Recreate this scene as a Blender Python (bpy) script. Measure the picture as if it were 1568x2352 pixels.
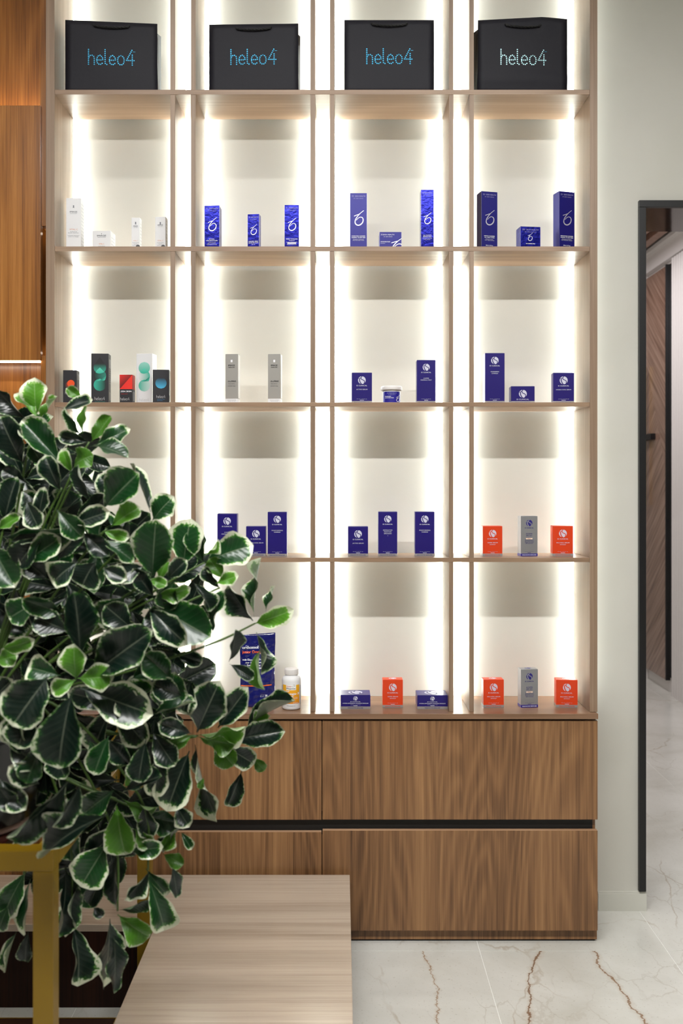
import bpy, bmesh, math, random
from mathutils import Vector, Matrix
for o in list(bpy.data.objects): bpy.data.objects.remove(o)
S = bpy.context.scene
COL = S.collection
# ------------------------------------------------------------------ camera
F = 2240.0; VX = 784.0; HY = 1110.0; EYE = 1.62
cam = bpy.data.cameras.new('camera'); camo = bpy.data.objects.new('camera', cam); COL.objects.link(camo)
camo.location = (0, 0, EYE); camo.rotation_euler = (math.pi/2, 0, 0)
cam.sensor_fit = 'AUTO'; cam.sensor_width = 36; cam.lens = F/2352*36
cam.shift_y = (HY-1176)/2352
cam.dof.use_dof = True; cam.dof.focus_distance = 3.5; cam.dof.aperture_fstop = 3.6
cam.clip_start = .05
S.camera = camo
# ------------------------------------------------------------------ world, lights, exposure
w = bpy.data.worlds.new('world'); S.world = w; w.use_nodes = True
w.node_tree.nodes['Background'].inputs[0].default_value = (1, .98, .96, 1)
w.node_tree.nodes['Background'].inputs[1].default_value = .08
S.view_settings.view_transform = 'Standard'; S.view_settings.look = 'None'
S.view_settings.gamma = 1; S.view_settings.use_curve_mapping = False
S.view_settings.exposure = 0.0
def area(name, loc, rot, sx, sy, power, col=(1, 1, 1), spread=180):
    l = bpy.data.lights.new(name, 'AREA'); l.shape = 'RECTANGLE'; l.size = sx; l.size_y = sy
    l.energy = power; l.color = col; l.spread = math.radians(spread)
    o = bpy.data.objects.new(name, l); COL.objects.link(o); o.location = loc; o.rotation_euler = rot
    return o
# two linear ceiling profiles parallel to the display wall, one corridor panel
area('ceiling_lamp', (0.1, 0.78, 3.70), (math.radians(28), 0, 0), 3.4, .05, 80, (1, .995, .972), 125)
area('ceiling_lamp', (-.15, 2.60, 3.70), (0, 0, 0), 2.0, .05, 14, (.985, 1, .985))
area('ceiling_lamp', (1.70, 6.6, 3.44), (0, 0, 0), .5, 3.6, 44, (1, .95, .97))
LED = 36.0          # white strips behind the uprights
WARM = 17.0          # warm strips of the wooden wall

# ------------------------------------------------------------------ helpers
def P(x, y, Y): return ((x-VX)*Y/F, Y, EYE-(y-HY)*Y/F)
def PX(x, Y): return (x-VX)*Y/F
def PZ(y, Y): return EYE-(y-HY)*Y/F
def lin(c):
    return tuple((v/12.92 if v <= .04045 else ((v+.055)/1.055)**2.4) for v in c)
def C8(r, g, b): return lin((r/255, g/255, b/255))
def link(o, parent=None):
    COL.objects.link(o)
    if parent: o.parent = parent
    return o
def tag(o, label=None, cat=None, group=None, kind=None):
    if label: o['label'] = label
    if cat: o['category'] = cat
    if group: o['group'] = group
    if kind: o['kind'] = kind
    return o
def empty(name, loc=(0, 0, 0), rz=0):
    o = bpy.data.objects.new(name, None); o.location = loc; o.rotation_euler = (0, 0, rz); o.empty_display_size = .05
    return link(o)
class MB:
    def __init__(s): s.v = []; s.f = []; s.c = []
    def add(s, vs, fs, col=None):
        n = len(s.v); s.v += [tuple(p) for p in vs]; s.f += [tuple(i+n for i in f) for f in fs]
        if col is None: s.c += [(1, 1, 1)]*len(vs)
        elif isinstance(col, list): s.c += col
        else: s.c += [col]*len(vs)
    def box(s, x0, x1, y0, y1, z0, z1, b=0):
        if b <= 0:
            s.add([(x0, y0, z0), (x1, y0, z0), (x1, y1, z0), (x0, y1, z0), (x0, y0, z1), (x1, y0, z1), (x1, y1, z1), (x0, y1, z1)],
                  [(0, 3, 2, 1), (4, 5, 6, 7), (0, 1, 5, 4), (1, 2, 6, 5), (2, 3, 7, 6), (3, 0, 4, 7)]); return
        bm = bmesh.new(); bmesh.ops.create_cube(bm, size=1)
        for v in bm.verts: v.co = ((x0+x1)/2+v.co.x*(x1-x0), (y0+y1)/2+v.co.y*(y1-y0), (z0+z1)/2+v.co.z*(z1-z0))
        bmesh.ops.bevel(bm, geom=bm.edges[:], offset=b, segments=2, affect='EDGES', profile=.6)
        bm.verts.index_update()
        s.add([v.co[:] for v in bm.verts], [[v.index for v in f.verts] for f in bm.faces]); bm.free()
    def tube(s, pts, r, n=8, cap=True):
        pts = [Vector(p) for p in pts]; rings = []; k = len(pts)
        rr = r if isinstance(r, (list, tuple)) else [r]*k
        up = None
        for i, p in enumerate(pts):
            t = (pts[min(i+1, k-1)]-pts[max(i-1, 0)]).normalized()
            if up is None:
                up = t.orthogonal().normalized()
            up = (up-t*up.dot(t)).normalized(); q = t.cross(up)
            rings.append([p+(up*math.cos(a)+q*math.sin(a))*rr[i] for a in [2*math.pi*j/n for j in range(n)]])
        vs = [v for rg in rings for v in rg]; fs = []
        for i in range(k-1):
            for j in range(n):
                fs.append((i*n+j, i*n+(j+1) % n, (i+1)*n+(j+1) % n, (i+1)*n+j))
        if cap: fs.append(tuple(range(n))[::-1]); fs.append(tuple((k-1)*n+j for j in range(n)))
        s.add(vs, fs)
    def lathe(s, prof, n=40, c=(0, 0), caps=True):
        vs = []; fs = []
        for (r, z) in prof:
            for j in range(n):
                a = 2*math.pi*j/n; vs.append((c[0]+r*math.cos(a), c[1]+r*math.sin(a), z))
        for i in range(len(prof)-1):
            for j in range(n): fs.append((i*n+j, i*n+(j+1) % n, (i+1)*n+(j+1) % n, (i+1)*n+j))
        if caps:
            fs.append(tuple(range(n))[::-1]); fs.append(tuple((len(prof)-1)*n+j for j in range(n)))
        s.add(vs, fs)
    def mesh(s, name, mat=None, smooth=False, colors=False):
        me = bpy.data.meshes.new(name); me.from_pydata(s.v, [], s.f); me.update()
        if mat: me.materials.append(mat)
        if smooth: me.polygons.foreach_set('use_smooth', [True]*len(me.polygons))
        if colors:
            a = me.color_attributes.new('Col', 'FLOAT_COLOR', 'POINT')
            a.data.foreach_set('color', [x for c in s.c for x in (c[0], c[1], c[2], 1)])
        return me
    def build(s, name, mat, parent=None, smooth=False, colors=False, kind=None, label=None):
        o = bpy.data.objects.new(name, s.mesh(name, mat, smooth, colors)); link(o, parent)
        if kind: o['kind'] = kind
        if label: o['label'] = label
        return o
def bx(name, mat, parent, x0, x1, y0, y1, z0, z1, b=0, kind=None, label=None):
    m = MB(); m.box(x0, x1, y0, y1, z0, z1, b); return m.build(name, mat, parent, kind=kind, label=label)

# ------------------------------------------------------------------ materials
class NT:
    def __init__(s, name):
        s.m = bpy.data.materials.new(name); s.m.use_nodes = True; s.t = s.m.node_tree; s.b = s.t.nodes['Principled BSDF']
    def n(s, typ, **kw):
        nd = s.t.nodes.new(typ)
        for k, v in kw.items():
            if k in ('operation', 'blend_type', 'data_type', 'noise_dimensions', 'attribute_name', 'feature', 'distance', 'vector_type'): setattr(nd, k, v)
        return nd
    def l(s, a, b): s.t.links.new(a, b)
    def math(s, op, a, b=None, c=None, clamp=False):
        nd = s.n('ShaderNodeMath', operation=op); nd.use_clamp = clamp
        for i, v in enumerate((a, b, c)):
            if v is None: continue
            if isinstance(v, (int, float)): nd.inputs[i].default_value = v
            else: s.l(v, nd.inputs[i])
        return nd.outputs[0]
    def mapping(s, src, sc=(1, 1, 1), loc=(0, 0, 0), rot=(0, 0, 0)):
        nd = s.n('ShaderNodeMapping'); nd.inputs['Scale'].default_value = sc; nd.inputs['Location'].default_value = loc; nd.inputs['Rotation'].default_value = rot
        s.l(src, nd.inputs[0]); return nd.outputs[0]
    def noise(s, vec, scale=1, detail=2, rough=.5, dist=0):
        nd = s.n('ShaderNodeTexNoise'); nd.inputs['Scale'].default_value = scale; nd.inputs['Detail'].default_value = detail
        nd.inputs['Roughness'].default_value = rough; nd.inputs['Distortion'].default_value = dist
        s.l(vec, nd.inputs['Vector']); return nd.outputs[0]
    def ramp(s, fac, stops):
        nd = s.n('ShaderNodeValToRGB'); el = nd.color_ramp.elements
        while len(el) < len(stops): el.new(.5)
        for e, (p, c) in zip(el, stops): e.position = p; e.color = (*c, 1)
        s.l(fac, nd.inputs[0]); return nd.outputs[0]
    def mix(s, fac, a, b, typ='MIX'):
        nd = s.n('ShaderNodeMix', data_type='RGBA'); nd.blend_type = typ
        if isinstance(fac, (int, float)): nd.inputs[0].default_value = fac
        else: s.l(fac, nd.inputs[0])
        for i, v in ((6, a), (7, b)):
            if isinstance(v, tuple): nd.inputs[i].default_value = (*v[:3], 1)
            else: s.l(v, nd.inputs[i])
        return nd.outputs[2]
    def sep(s, vec):
        nd = s.n('ShaderNodeSeparateXYZ'); s.l(vec, nd.inputs[0]); return nd.outputs
    def set(s, **kw):
        for k, v in kw.items():
            k = k.replace('_', ' ')
            i = s.b.inputs[k]
            if isinstance(v, (int, float)): i.default_value = v
            elif isinstance(v, tuple): i.default_value = (*v, 1) if len(v) == 3 else v
            else: s.l(v, i)
    def bump(s, h, strength=.2, dist=.001):
        nd = s.n('ShaderNodeBump'); nd.inputs['Strength'].default_value = strength; nd.inputs['Distance'].default_value = dist
        s.l(h, nd.inputs['Height']); s.l(nd.outputs[0], s.b.inputs['Normal'])
def coord(t, which='Object'):
    return t.n('ShaderNodeTexCoord').outputs[which]
def plain(name, col, rough=.5, metal=0, **kw):
    t = NT(name); t.set(Base_Color=col, Roughness=rough, Metallic=metal, **kw)
    n = t.noise(coord(t), 40, 3); t.bump(n, .04, .001); return t.m
def wood(name, dark, mid, light, axis='z', rough=.42, K=55, wide=3.2, contrast=1, spec=.5, coat=0, seed=0, fine=1.0, strips=0):
    t = NT(name); c = coord(t)
    sv = None
    if strips:
        xs = t.sep(c); cell = t.math('FLOOR', t.math('MULTIPLY_ADD', xs[0], 1/strips, 40))
        wn = t.n('ShaderNodeTexWhiteNoise', noise_dimensions='1D'); t.l(cell, wn.inputs['W']); sv = wn.outputs['Value']
        cx = t.n('ShaderNodeCombineXYZ'); t.l(t.math('MULTIPLY', sv, .35), cx.inputs[1]); t.l(t.math('MULTIPLY', sv, 5), cx.inputs[2])
        va = t.n('ShaderNodeVectorMath', operation='ADD'); t.l(c, va.inputs[0]); t.l(cx.outputs[0], va.inputs[1]); c = va.outputs[0]
    def sc(ac, al):
        return {'z': (ac, ac, al), 'x': (al, ac, ac), 'y': (ac, al, ac)}[axis]
    L = (seed*1.7, seed*2.3, seed*.9)
    n1 = t.noise(t.mapping(c, sc(wide, wide*.13), L), 1, .8, .4, .12)
    ring = t.math('MULTIPLY_ADD', t.math('SINE', t.math('MULTIPLY', n1, K)), .5, .5)
    ring = t.math('POWER', ring, 1.6)
    n0 = t.noise(t.mapping(c, sc(9, .25), L), 1, 2, .5)
    n2 = t.noise(t.mapping(c, sc(80, .8), L), 1, 3, .6)
    n3 = t.noise(t.mapping(c, sc(330, 5), L), 1, 2, .6)
    v = t.math('MULTIPLY_ADD', ring, .12*contrast, t.math('MULTIPLY', n0, .42*contrast))
    v = t.math('ADD', v, t.math('MULTIPLY', n2, .55*contrast*fine))
    v = t.math('ADD', v, t.math('MULTIPLY', n3, .42*contrast*fine))
    v = t.math('SUBTRACT', v, .755*contrast-.5)
    if sv is not None: v = t.math('MULTIPLY_ADD', t.math('SUBTRACT', sv, .5), .16, v)
    col = t.ramp(v, [(.22, dark), (.5, mid), (.80, light)])
    t.set(Base_Color=col, Roughness=rough, Specular_IOR_Level=spec, Coat_Weight=coat, Coat_Roughness=.15)
    t.bump(n3, .12, .0006)
    return t.m
M = {}
M['shelf_wood'] = wood('walnut laminate lengthwise', C8(114, 90, 71), C8(146, 119, 96), C8(172, 146, 122), 'x', .38, contrast=.8)
M['post_wood'] = wood('walnut laminate upright', C8(110, 88, 70), C8(142, 118, 97), C8(168, 144, 122), 'z', .42, contrast=.8, seed=2)
M['door_wood'] = wood('walnut veneer door', C8(84, 56, 34), C8(134, 96, 62), C8(168, 126, 84), 'z', .40, K=120, wide=5.0, strips=.085)
M['edge_wood'] = wood('pale walnut edging', C8(150, 112, 82), C8(176, 138, 106), C8(196, 160, 128), 'x', .45)
M['counter_wood'] = wood('walnut laminate counter', C8(92, 66, 48), C8(126, 95, 72), C8(152, 120, 95), 'x', .30, seed=4)
M['orange_wood'] = wood('honey walnut veneer', C8(90, 50, 18), C8(150, 94, 38), C8(186, 126, 62), 'z', .30, K=60, wide=4.2, seed=5, coat=.25, contrast=1.1)
M['dark_wood'] = wood('dark stained wood', C8(22, 8, 5), C8(38, 17, 10), C8(56, 28, 16), 'z', .5, seed=6, spec=.2)
M['bench_wood'] = wood('sheen-pale walnut laminate', C8(150, 133, 117), C8(194, 178, 161), C8(214, 200, 184), 'x', .26, K=60, wide=2.4, contrast=.7, seed=7, spec=.7, coat=.5)  # base colour lightened to stand in for light reflected on the bench top
M['corridor_wood'] = wood('corridor walnut veneer', C8(112, 82, 68), C8(146, 110, 92), C8(168, 134, 116), 'z', .3, K=60, seed=8)
# plaster wall
t = NT('pale plaster'); n = t.noise(coord(t), 90, 4, .6)
t.set(Base_Color=t.ramp(t.noise(coord(t), 3, 3), [(.3, C8(203, 201, 192)), (.7, C8(209, 207, 199))]), Roughness=.62, Specular_IOR_Level=.3); t.bump(n, .25, .0012); M['plaster'] = t.m
M['white_paint'] = plain('white paint', C8(226, 222, 220), .4)
M['ceiling'] = plain('ceiling paint', C8(225, 223, 218), .7)
M['skirting'] = plain('skirting paint', C8(206, 205, 196), .4)
M['black'] = plain('black lacquer', C8(14, 13, 16), .45)
M['void'] = plain('black recess', C8(8, 8, 8), .6)
M['gold'] = plain('gold painted steel', C8(128, 99, 5), .45, .05)
M['brass'] = plain('brass bar', C8(206, 176, 110), .3, .7)
M['glossdark'] = plain('dark glossy soffit', C8(52, 34, 26), .06)
M['mirror'] = plain('mirror', (.8, .8, .8), .03, 1)
M['grout'] = plain('pale grout', C8(240, 240, 236), .7)
M['pot'] = plain('black glazed pot', C8(14, 14, 15), .25)
M['pot_rim'] = plain('highlight-coloured foot ring', C8(170, 140, 130), .4)  # pale colour stands in for the highlight along the pot's base edge
M['soil'] = plain('soil', C8(30, 22, 16), .9)
t = NT('white strip light'); t.set(Base_Color=(1, 1, 1), Emission_Color=(.94, 1, .96), Emission_Strength=LED); M['led'] = t.m
t = NT('warm strip light'); t.set(Base_Color=(1, 1, 1), Emission_Color=(1, .84, .68), Emission_Strength=WARM); M['warm'] = t.m
# marble tiles
t = NT('veined porcelain tile'); geo = t.n('ShaderNodeNewGeometry').outputs['Position']
base = t.noise(t.mapping(geo, (1, 1, 1)), 2.2, 6, .6, .4)
speck = t.noise(t.mapping(geo, (1, 1, 1)), 90, 3, .7)
col = t.ramp(base, [(.30, C8(200, 198, 190)), (.5, C8(214, 213, 207)), (.72, C8(224, 223, 218))])
col = t.mix(t.math('MULTIPLY', t.math('LESS_THAN', speck, .36), .35), col, C8(165, 158, 146))
def vein(t, sc, th, amount, colr, rot, col, seed):
    v = t.n('ShaderNodeTexVoronoi', feature='DISTANCE_TO_EDGE'); v.inputs['Scale'].default_value = sc
    wob = t.n('ShaderNodeTexNoise'); wob.inputs['Scale'].default_value = sc*2.2; wob.inputs['Detail'].default_value = 6
    src = t.mapping(geo, (1, .55, 1), (seed, seed*2, 0), (0, 0, rot)); t.l(src, wob.inputs['Vector'])
    mx = t.n('ShaderNodeVectorMath', operation='MULTIPLY_ADD'); t.l(wob.outputs['Color'], mx.inputs[0]); mx.inputs[1].default_value = (.45/sc*1.3,)*3; t.l(src, mx.inputs[2])
    t.l(mx.outputs[0], v.inputs['Vector'])
    m_ = t.n('ShaderNodeMapRange'); m_.inputs[1].default_value = 0; m_.inputs[2].default_value = th; m_.inputs[3].default_value = 1; m_.inputs[4].default_value = 0
    t.l(v.outputs['Distance'], m_.inputs[0])
    brk = t.noise(t.mapping(geo, (1, 1, 1), (seed, 0, 0)), 2.6, 3, .5)
    brk = t.math('MULTIPLY', t.math('SUBTRACT', brk, .47), 9, clamp=True)
    return t.mix(t.math('MULTIPLY', t.math('MULTIPLY', m_.outputs[0], brk), amount), col, colr)
col = vein(t, 2.0, .012, .55, C8(164, 146, 124), .5, col, 3.1)
col = vein(t, 5.5, .018, .4, C8(176, 168, 156), -.6, col, 7.7)
xyz = t.sep(geo)
def crack(t, pts, wd, col, colr, seed):
    # a running crack given as (y, x) knots in metres on the floor
    ys = [p[0] for p in pts]; y0, y1 = ys[0], ys[-1]
    fc = t.n('ShaderNodeFloatCurve'); cv = fc.mapping.curves[0]
    xs = [p[1] for p in pts]; xa, xb = min(xs)-.02, max(xs)+.02
    for i, (yy, xx) in enumerate(pts):
        u = (yy-y0)/(y1-y0); v = (xx-xa)/(xb-xa)
        if i == 0: cv.points[0].location = (u, v)
        elif i == len(pts)-1: cv.points[1 if len(cv.points) == 2 else len(cv.points)-1].location = (u, v)
    for (yy, xx) in pts[1:-1]:
        q = cv.points.new((yy-y0)/(y1-y0), (xx-xa)/(xb-xa)); q.handle_type = 'VECTOR'
    fc.mapping.update()
    u = t.math('DIVIDE', t.math('SUBTRACT', xyz[1], y0), y1-y0)
    t.l(t.math('MINIMUM', t.math('MAXIMUM', u, 0), 1), fc.inputs['Value'])
    xc = t.math('MULTIPLY_ADD', fc.outputs[0], xb-xa, xa)
    wob = t.noise(t.mapping(geo, (1, 1, 1), (seed, 0, 0)), 22, 5, .65)
    xc = t.math('MULTIPLY_ADD', t.math('SUBTRACT', wob, .5), .05, xc)
    d = t.math('ABSOLUTE', t.math('SUBTRACT', xyz[0], xc))
    wn = t.math('MULTIPLY', t.noise(t.mapping(geo, (1, 1, 1), (0, seed, 0)), 14, 3), wd*2)
    core = t.math('SUBTRACT', 1, t.math('DIVIDE', d, wn), clamp=True)
    halo = t.math('SUBTRACT', 1, t.math('DIVIDE', d, t.math('MULTIPLY', wn, 4)), clamp=True)
    inside = t.math('MULTIPLY', t.math('GREATER_THAN', xyz[1], y0), t.math('LESS_THAN', xyz[1], y1))
    col = t.mix(t.math('MULTIPLY', t.math('MULTIPLY', halo, .35), inside), col, C8(176, 150, 122))
    return t.mix(t.math('MULTIPLY', t.math('POWER', core, .5), inside), col, colr)
col = crack(t, [(2.3, .50), (2.92, .558), (3.075, .596), (3.211, .618), (3.379, .689)], .0042, col, C8(124, 92, 66), 1)
col = crack(t, [(2.3, 1.05), (2.926, .916), (3.024, .899), (3.142, .892), (3.263, .865), (3.379, .875)], .0042, col, C8(140, 108, 80), 5)
col = crack(t, [(2.3, .22), (2.974, .290), (3.128, .308), (3.379, .281)], .0022, col, C8(158, 130, 104), 9)
t.set(Base_Color=col, Roughness=.22, Specular_IOR_Level=.4); M['tile'] = t.m

# ------------------------------------------------------------------ SETTING
Y0 = 3.446; YB = 3.682; YW = 3.706; CEIL = 3.75
XL, XR, YN, YF = -2.6, 3.4, -2.6, 10.6
floor = bx('floor', M['grout'], None, XL, XR, YN, YF, -.05, -.0012, kind='structure')
tm = MB(); tm.box(-.3233, .3233, -.6488, .6488, -.0012, 0, .0005); tme = tm.mesh('floor_tile', M['tile'])
xi = -5
for i in range(-5, 5):
    for j in range(-4, 6):
        x0 = .479+.649*i; y0 = 3.379+1.3*j
        if x0+.649 > XR+.2 or x0 < XL-.2 or y0+1.3 > YF+.9: continue
        o = bpy.data.objects.new('floor_tile', tme); o.location = (x0+.3245, y0+.65, 0); link(o, floor)
bx('ceiling', M['ceiling'], None, XL, XR, YN, 4.06, CEIL, CEIL+.1, kind='structure')
# back wall with doorway (to the right), 0.36 m thick
OX = PX(1484, 3.69); OZ = PZ(475, 3.69); OX2 = 2.9
wm = MB(); wm.box(XL, OX, YW, 4.05, 0, CEIL); wm.box(OX, OX2, YW, 4.05, OZ+.012, CEIL); wm.box(OX2, XR, YW, 4.05, 0, CEIL)
wm.build('wall_back', M['plaster'], None, kind='structure')
bx('wall_left', M['plaster'], None, XL-.1, XL, YN, 4.05, 0, CEIL, kind='structure')
bx('wall_right', M['plaster'], None, XR, XR+.1, YN, YF, 0, CEIL, kind='structure')
bx('wall_front', M['plaster'], None, XL, XR, YN-.1, YN, 0, CEIL, kind='structure')
# the wall right of the shelving stands a little proud, like the photograph's baseboard plane
bb = MB(); z1 = PZ(2050, 3.69)
bb.box(PX(1374, 3.69), PX(1485, 3.69), 3.692, YW, 0, z1-.006, 0)
bb.box(PX(1374, 3.69), PX(1485, 3.69), 3.696, YW, z1-.006, z1, 0)
bb.build('baseboard_back', M['skirting'], None, kind='structure')
# black door casing
dm = bpy.data.objects.new('door_1', None); link(dm); dm['kind'] = 'structure'
def casing(nm, x0, x1, y0, y1):
    bx(nm, M['black'], dm, PX(x0, 3.69), PX(x1, 3.69), 3.688, YW+.002, PZ(y1, 3.69), PZ(y0, 3.69), .001)
casing('jamb', 1467.5, 1483, 476, 2048)
casing('head', 1467.5, PX(0, 1)*0+2550, 460, 475.6)
bx('soffit_panel', M['glossdark'], dm, OX, OX2, YW, 4.05, OZ-.001, OZ+.012)
bx('jamb_lining', M['black'], dm, OX-.001, OX+.004, YW, 4.05, .0, OZ-.002)
# ------------------------------------------------------------------ corridor behind the doorway
CX = 2.55
bx('wall_corridor_left', M['plaster'], None, .85, .95, 4.06, YF, 0, CEIL, kind='structure')
bx('wall_corridor_end', M['plaster'], None, .95, 2.7, YF-.1, YF, 0, CEIL, kind='structure')
cw = MB()
cw.box(CX, CX+.1, 4.06, YF-.1, 0, CEIL)
cw.build('wall_corridor_right', M['white_paint'], None, kind='structure')
bx('baseboard_corridor', M['white_paint'], None, CX-.014, CX, 4.06, 7.30, 0, .11, .002, kind='structure')
bx('baseboard_corridor_far', M['white_paint'], None, CX-.014, CX, 8.12, YF-.1, 0, .11, .002, kind='structure')
cc = bx('ceiling_corridor', M['ceiling'], None, .95, CX, 4.06, YF-.1, 3.60, 3.7, kind='structure')
fr = MB(); fr.box(CX-.05, CX, 4.06, YF-.1, 3.34, 3.47); fr.box(CX-.09, CX, 4.06, YF-.1, 3.47, 3.5)
fr.build('trim_1', M['white_paint'], None, kind='structure')
for i in range(9):
    x = CX-.16-.135*i
    bx('ceiling_slat', M['corridor_wood'], cc, x-.035, x+.035, 4.1, YF-.15, 3.49, 3.6, .002)
# tall veneered door on the corridor wall
dr = empty('corridor_door', (CX, 7.84, 0)); tag(dr, 'tall walnut veneered door with slanting inlay line, seen through the black-framed doorway', 'door')
def dbox(nm, m, x0, x1, y0, y1, z0, z1, b=0):
    return bx(nm, m, dr, x0-CX, x1-CX, y0-7.84, y1-7.84, z0, z1, b)
t = NT('chevron veneer'); c = coord(t)
s_ = t.sep(c)
lw = t.math('SUBTRACT', s_[2], t.math('MULTIPLY', s_[1], 1.9))     # chevron seam
side = t.math('GREATER_THAN', lw, 2.2)
a1 = t.noise(t.mapping(t.mapping(c, rot=(.9, 0, 0)), (1, 34, 1.6)), 1, 3, .5, .2)
a2 = t.noise(t.mapping(t.mapping(c, rot=(-.9, 0, 0)), (1, 34, 1.6)), 1, 3, .5, .2)
v = t.math('ADD', t.math('MULTIPLY', a1, side), t.math('MULTIPLY', a2, t.math('SUBTRACT', 1, side)))
t.set(Base_Color=t.ramp(v, [(.3, C8(108, 80, 66)), (.5, C8(142, 112, 96)), (.72, C8(166, 138, 122))]), Roughness=.25, Coat_Weight=.4, Coat_Roughness=.3); M['chevron'] = t.m
dbox('door_leaf', M['chevron'], CX-.03, CX, 7.586, 8.095, .09, 3.31, .002)
dbox('door_edge', M['black'], CX-.034, CX, 7.565, 7.585, .09, 3.32, .001)
dbox('door_frame', M['white_paint'], CX-.04, CX, 8.097, 8.20, 0, 3.36, .003)
mm = MB(); mm.box(CX-.032-CX, -.0305, 7.59-7.84, 7.595-7.84, 1.7, 1.9)
dbox('pull_bar', M['brass'], CX-.065, CX-.045, 8.02, 8.035, 1.44, 2.58, .002)
hz0 = PZ(1011, 7.95); hz1 = PZ(997, 7.95)
dbox('handle_block', M['black'], CX-.07, CX-.0305, 7.83, 8.08, hz0, hz1, .003)
# mirror strip
mr = bx('mirror_strip', M['mirror'], None, CX-.012, CX, 7.50, 7.562, .12, 3.32, .001)
tag(mr, 'narrow full-height mirror strip between the corridor door and the white ribbed pilaster', 'mirror')
pl = empty('fluted_pilaster', (CX-.002, 7.2, 0)); tag(pl, 'white ribbed pilaster at the right edge, seen through the black-framed doorway', 'pilaster')
bx('backing', M['white_paint'], pl, -.012, 0, -.55, .235, 0, 3.34)
for k in range(14):
    m = MB(); y = .20-.052*k
    m.tube([(-.022, y, .0), (-.022, y, 3.33)], .022, 14); m.build('rib', M['white_paint'], pl, smooth=False)

# ------------------------------------------------------------------ WOODEN WALL left
ww = empty('wood_panel_wall', (0, 0, 0)); tag(ww, 'honey-brown veneered panel wall with warm strip lights left of the shelving', 'wall panel')
YP = 3.58
xe = PX(105.5, Y0)-.001
bx('backing_panel', M['orange_wood'], ww, XL+.01, xe, YP, YW-.002, .0, CEIL-.01)
bx('face_panel', M['orange_wood'], ww, XL+.01, PX(93, 3.48), 3.48, 3.505, PZ(828, 3.48), PZ(242, 3.48), .001)
bx('stile', M['orange_wood'], ww, PX(93.5, 3.50), xe, 3.495, YP, PZ(520, 3.5), CEIL-.01, .001)
bx('stile', M['orange_wood'], ww, PX(95.5, 3.50), xe, 3.49, YP, 0.01, PZ(818, 3.5), .001)
bx('spacer_rail', M['orange_wood'], ww, XL+.01, PX(93, 3.48)-.03, 3.505, YP, PZ(800, 3.48), PZ(780, 3.48))
bx('led_strip', M['warm'], ww, XL+.02, PX(88, 3.48), 3.512, 3.53, PZ(255, 3.48), PZ(250, 3.48))
bx('led_strip', M['warm'], ww, XL+.02, PX(91, 3.48), 3.484, 3.50, PZ(831.5, 3.48), PZ(828.3, 3.48))
bx('led_strip', M['warm'], ww, PX(97, 3.5), PX(104, 3.5), 3.55, 3.56, PZ(530, 3.5), PZ(526, 3.5))
bx('led_strip', M['warm'], ww, PX(97, 3.5), PX(104, 3.5), 3.55, 3.56, PZ(808, 3.5), PZ(804, 3.5))

# ------------------------------------------------------------------ SHELVING
sh = empty('display_shelving', (0, Y0, 0)); tag(sh, 'tall walnut open shelving with white light strips behind paired uprights', 'shelving')
def sbox(nm, m, x0, x1, y0, y1, z0, z1, b=0, label=None):
    return bx(nm, m, sh, x0, x1, y0-Y0, y1-Y0, z0, z1, b, label=label)
SHELF = [(206, 217), (566, 577), (924, 934), (1281, 1291)]
SZ = [PZ(a, Y0) for a, b in SHELF]        # top surfaces
SB = [PZ(b, Y0) for a, b in SHELF]
ZC = .812
UP = [(391, 402), (438, 449), (712.5, 723.5), (757, 767.5), (1031, 1041), (1077.5, 1088)]
xl0, xl1, xr0, xr1 = PX(106, Y0), PX(126, Y0), PX(1353.5, Y0), PX(1371, Y0)
sbox('side_post', M['post_wood'], xl0, xl1, Y0-.004, YB, ZC+.0005, CEIL-.01, .0008)
sbox('side_post', M['post_wood'], xr0, xr1, Y0-.004, YB, ZC+.0005, CEIL-.01, .0008)
for k in range(4):
    sbox('shelf', M['shelf_wood'], xl1+.0002, xr0-.0002, Y0, YB, SB[k], SZ[k], .0006)
bounds = [(ZC+.0005, SB[3]), (SZ[3], SB[2]), (SZ[2], SB[1]), (SZ[1], SB[0]), (SZ[0], CEIL-.01)]
for a, b in UP:
    for z0, z1 in bounds:
        sbox('upright', M['post_wood'], PX(a, Y0), PX(b, Y0), Y0+.001, YB, z0+.0002, z1-.0002, .0005)
def led(xc, wd): sbox('led_strip', M['led'], xc-wd/2, xc+wd/2, YB+.002, YB+.020, ZC+.01, CEIL-.02)
for a, b in UP: led((PX(a, Y0)+PX(b, Y0))/2, .012)
led(xl1-.008, .012); led(xr0+.008, .012)

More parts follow.
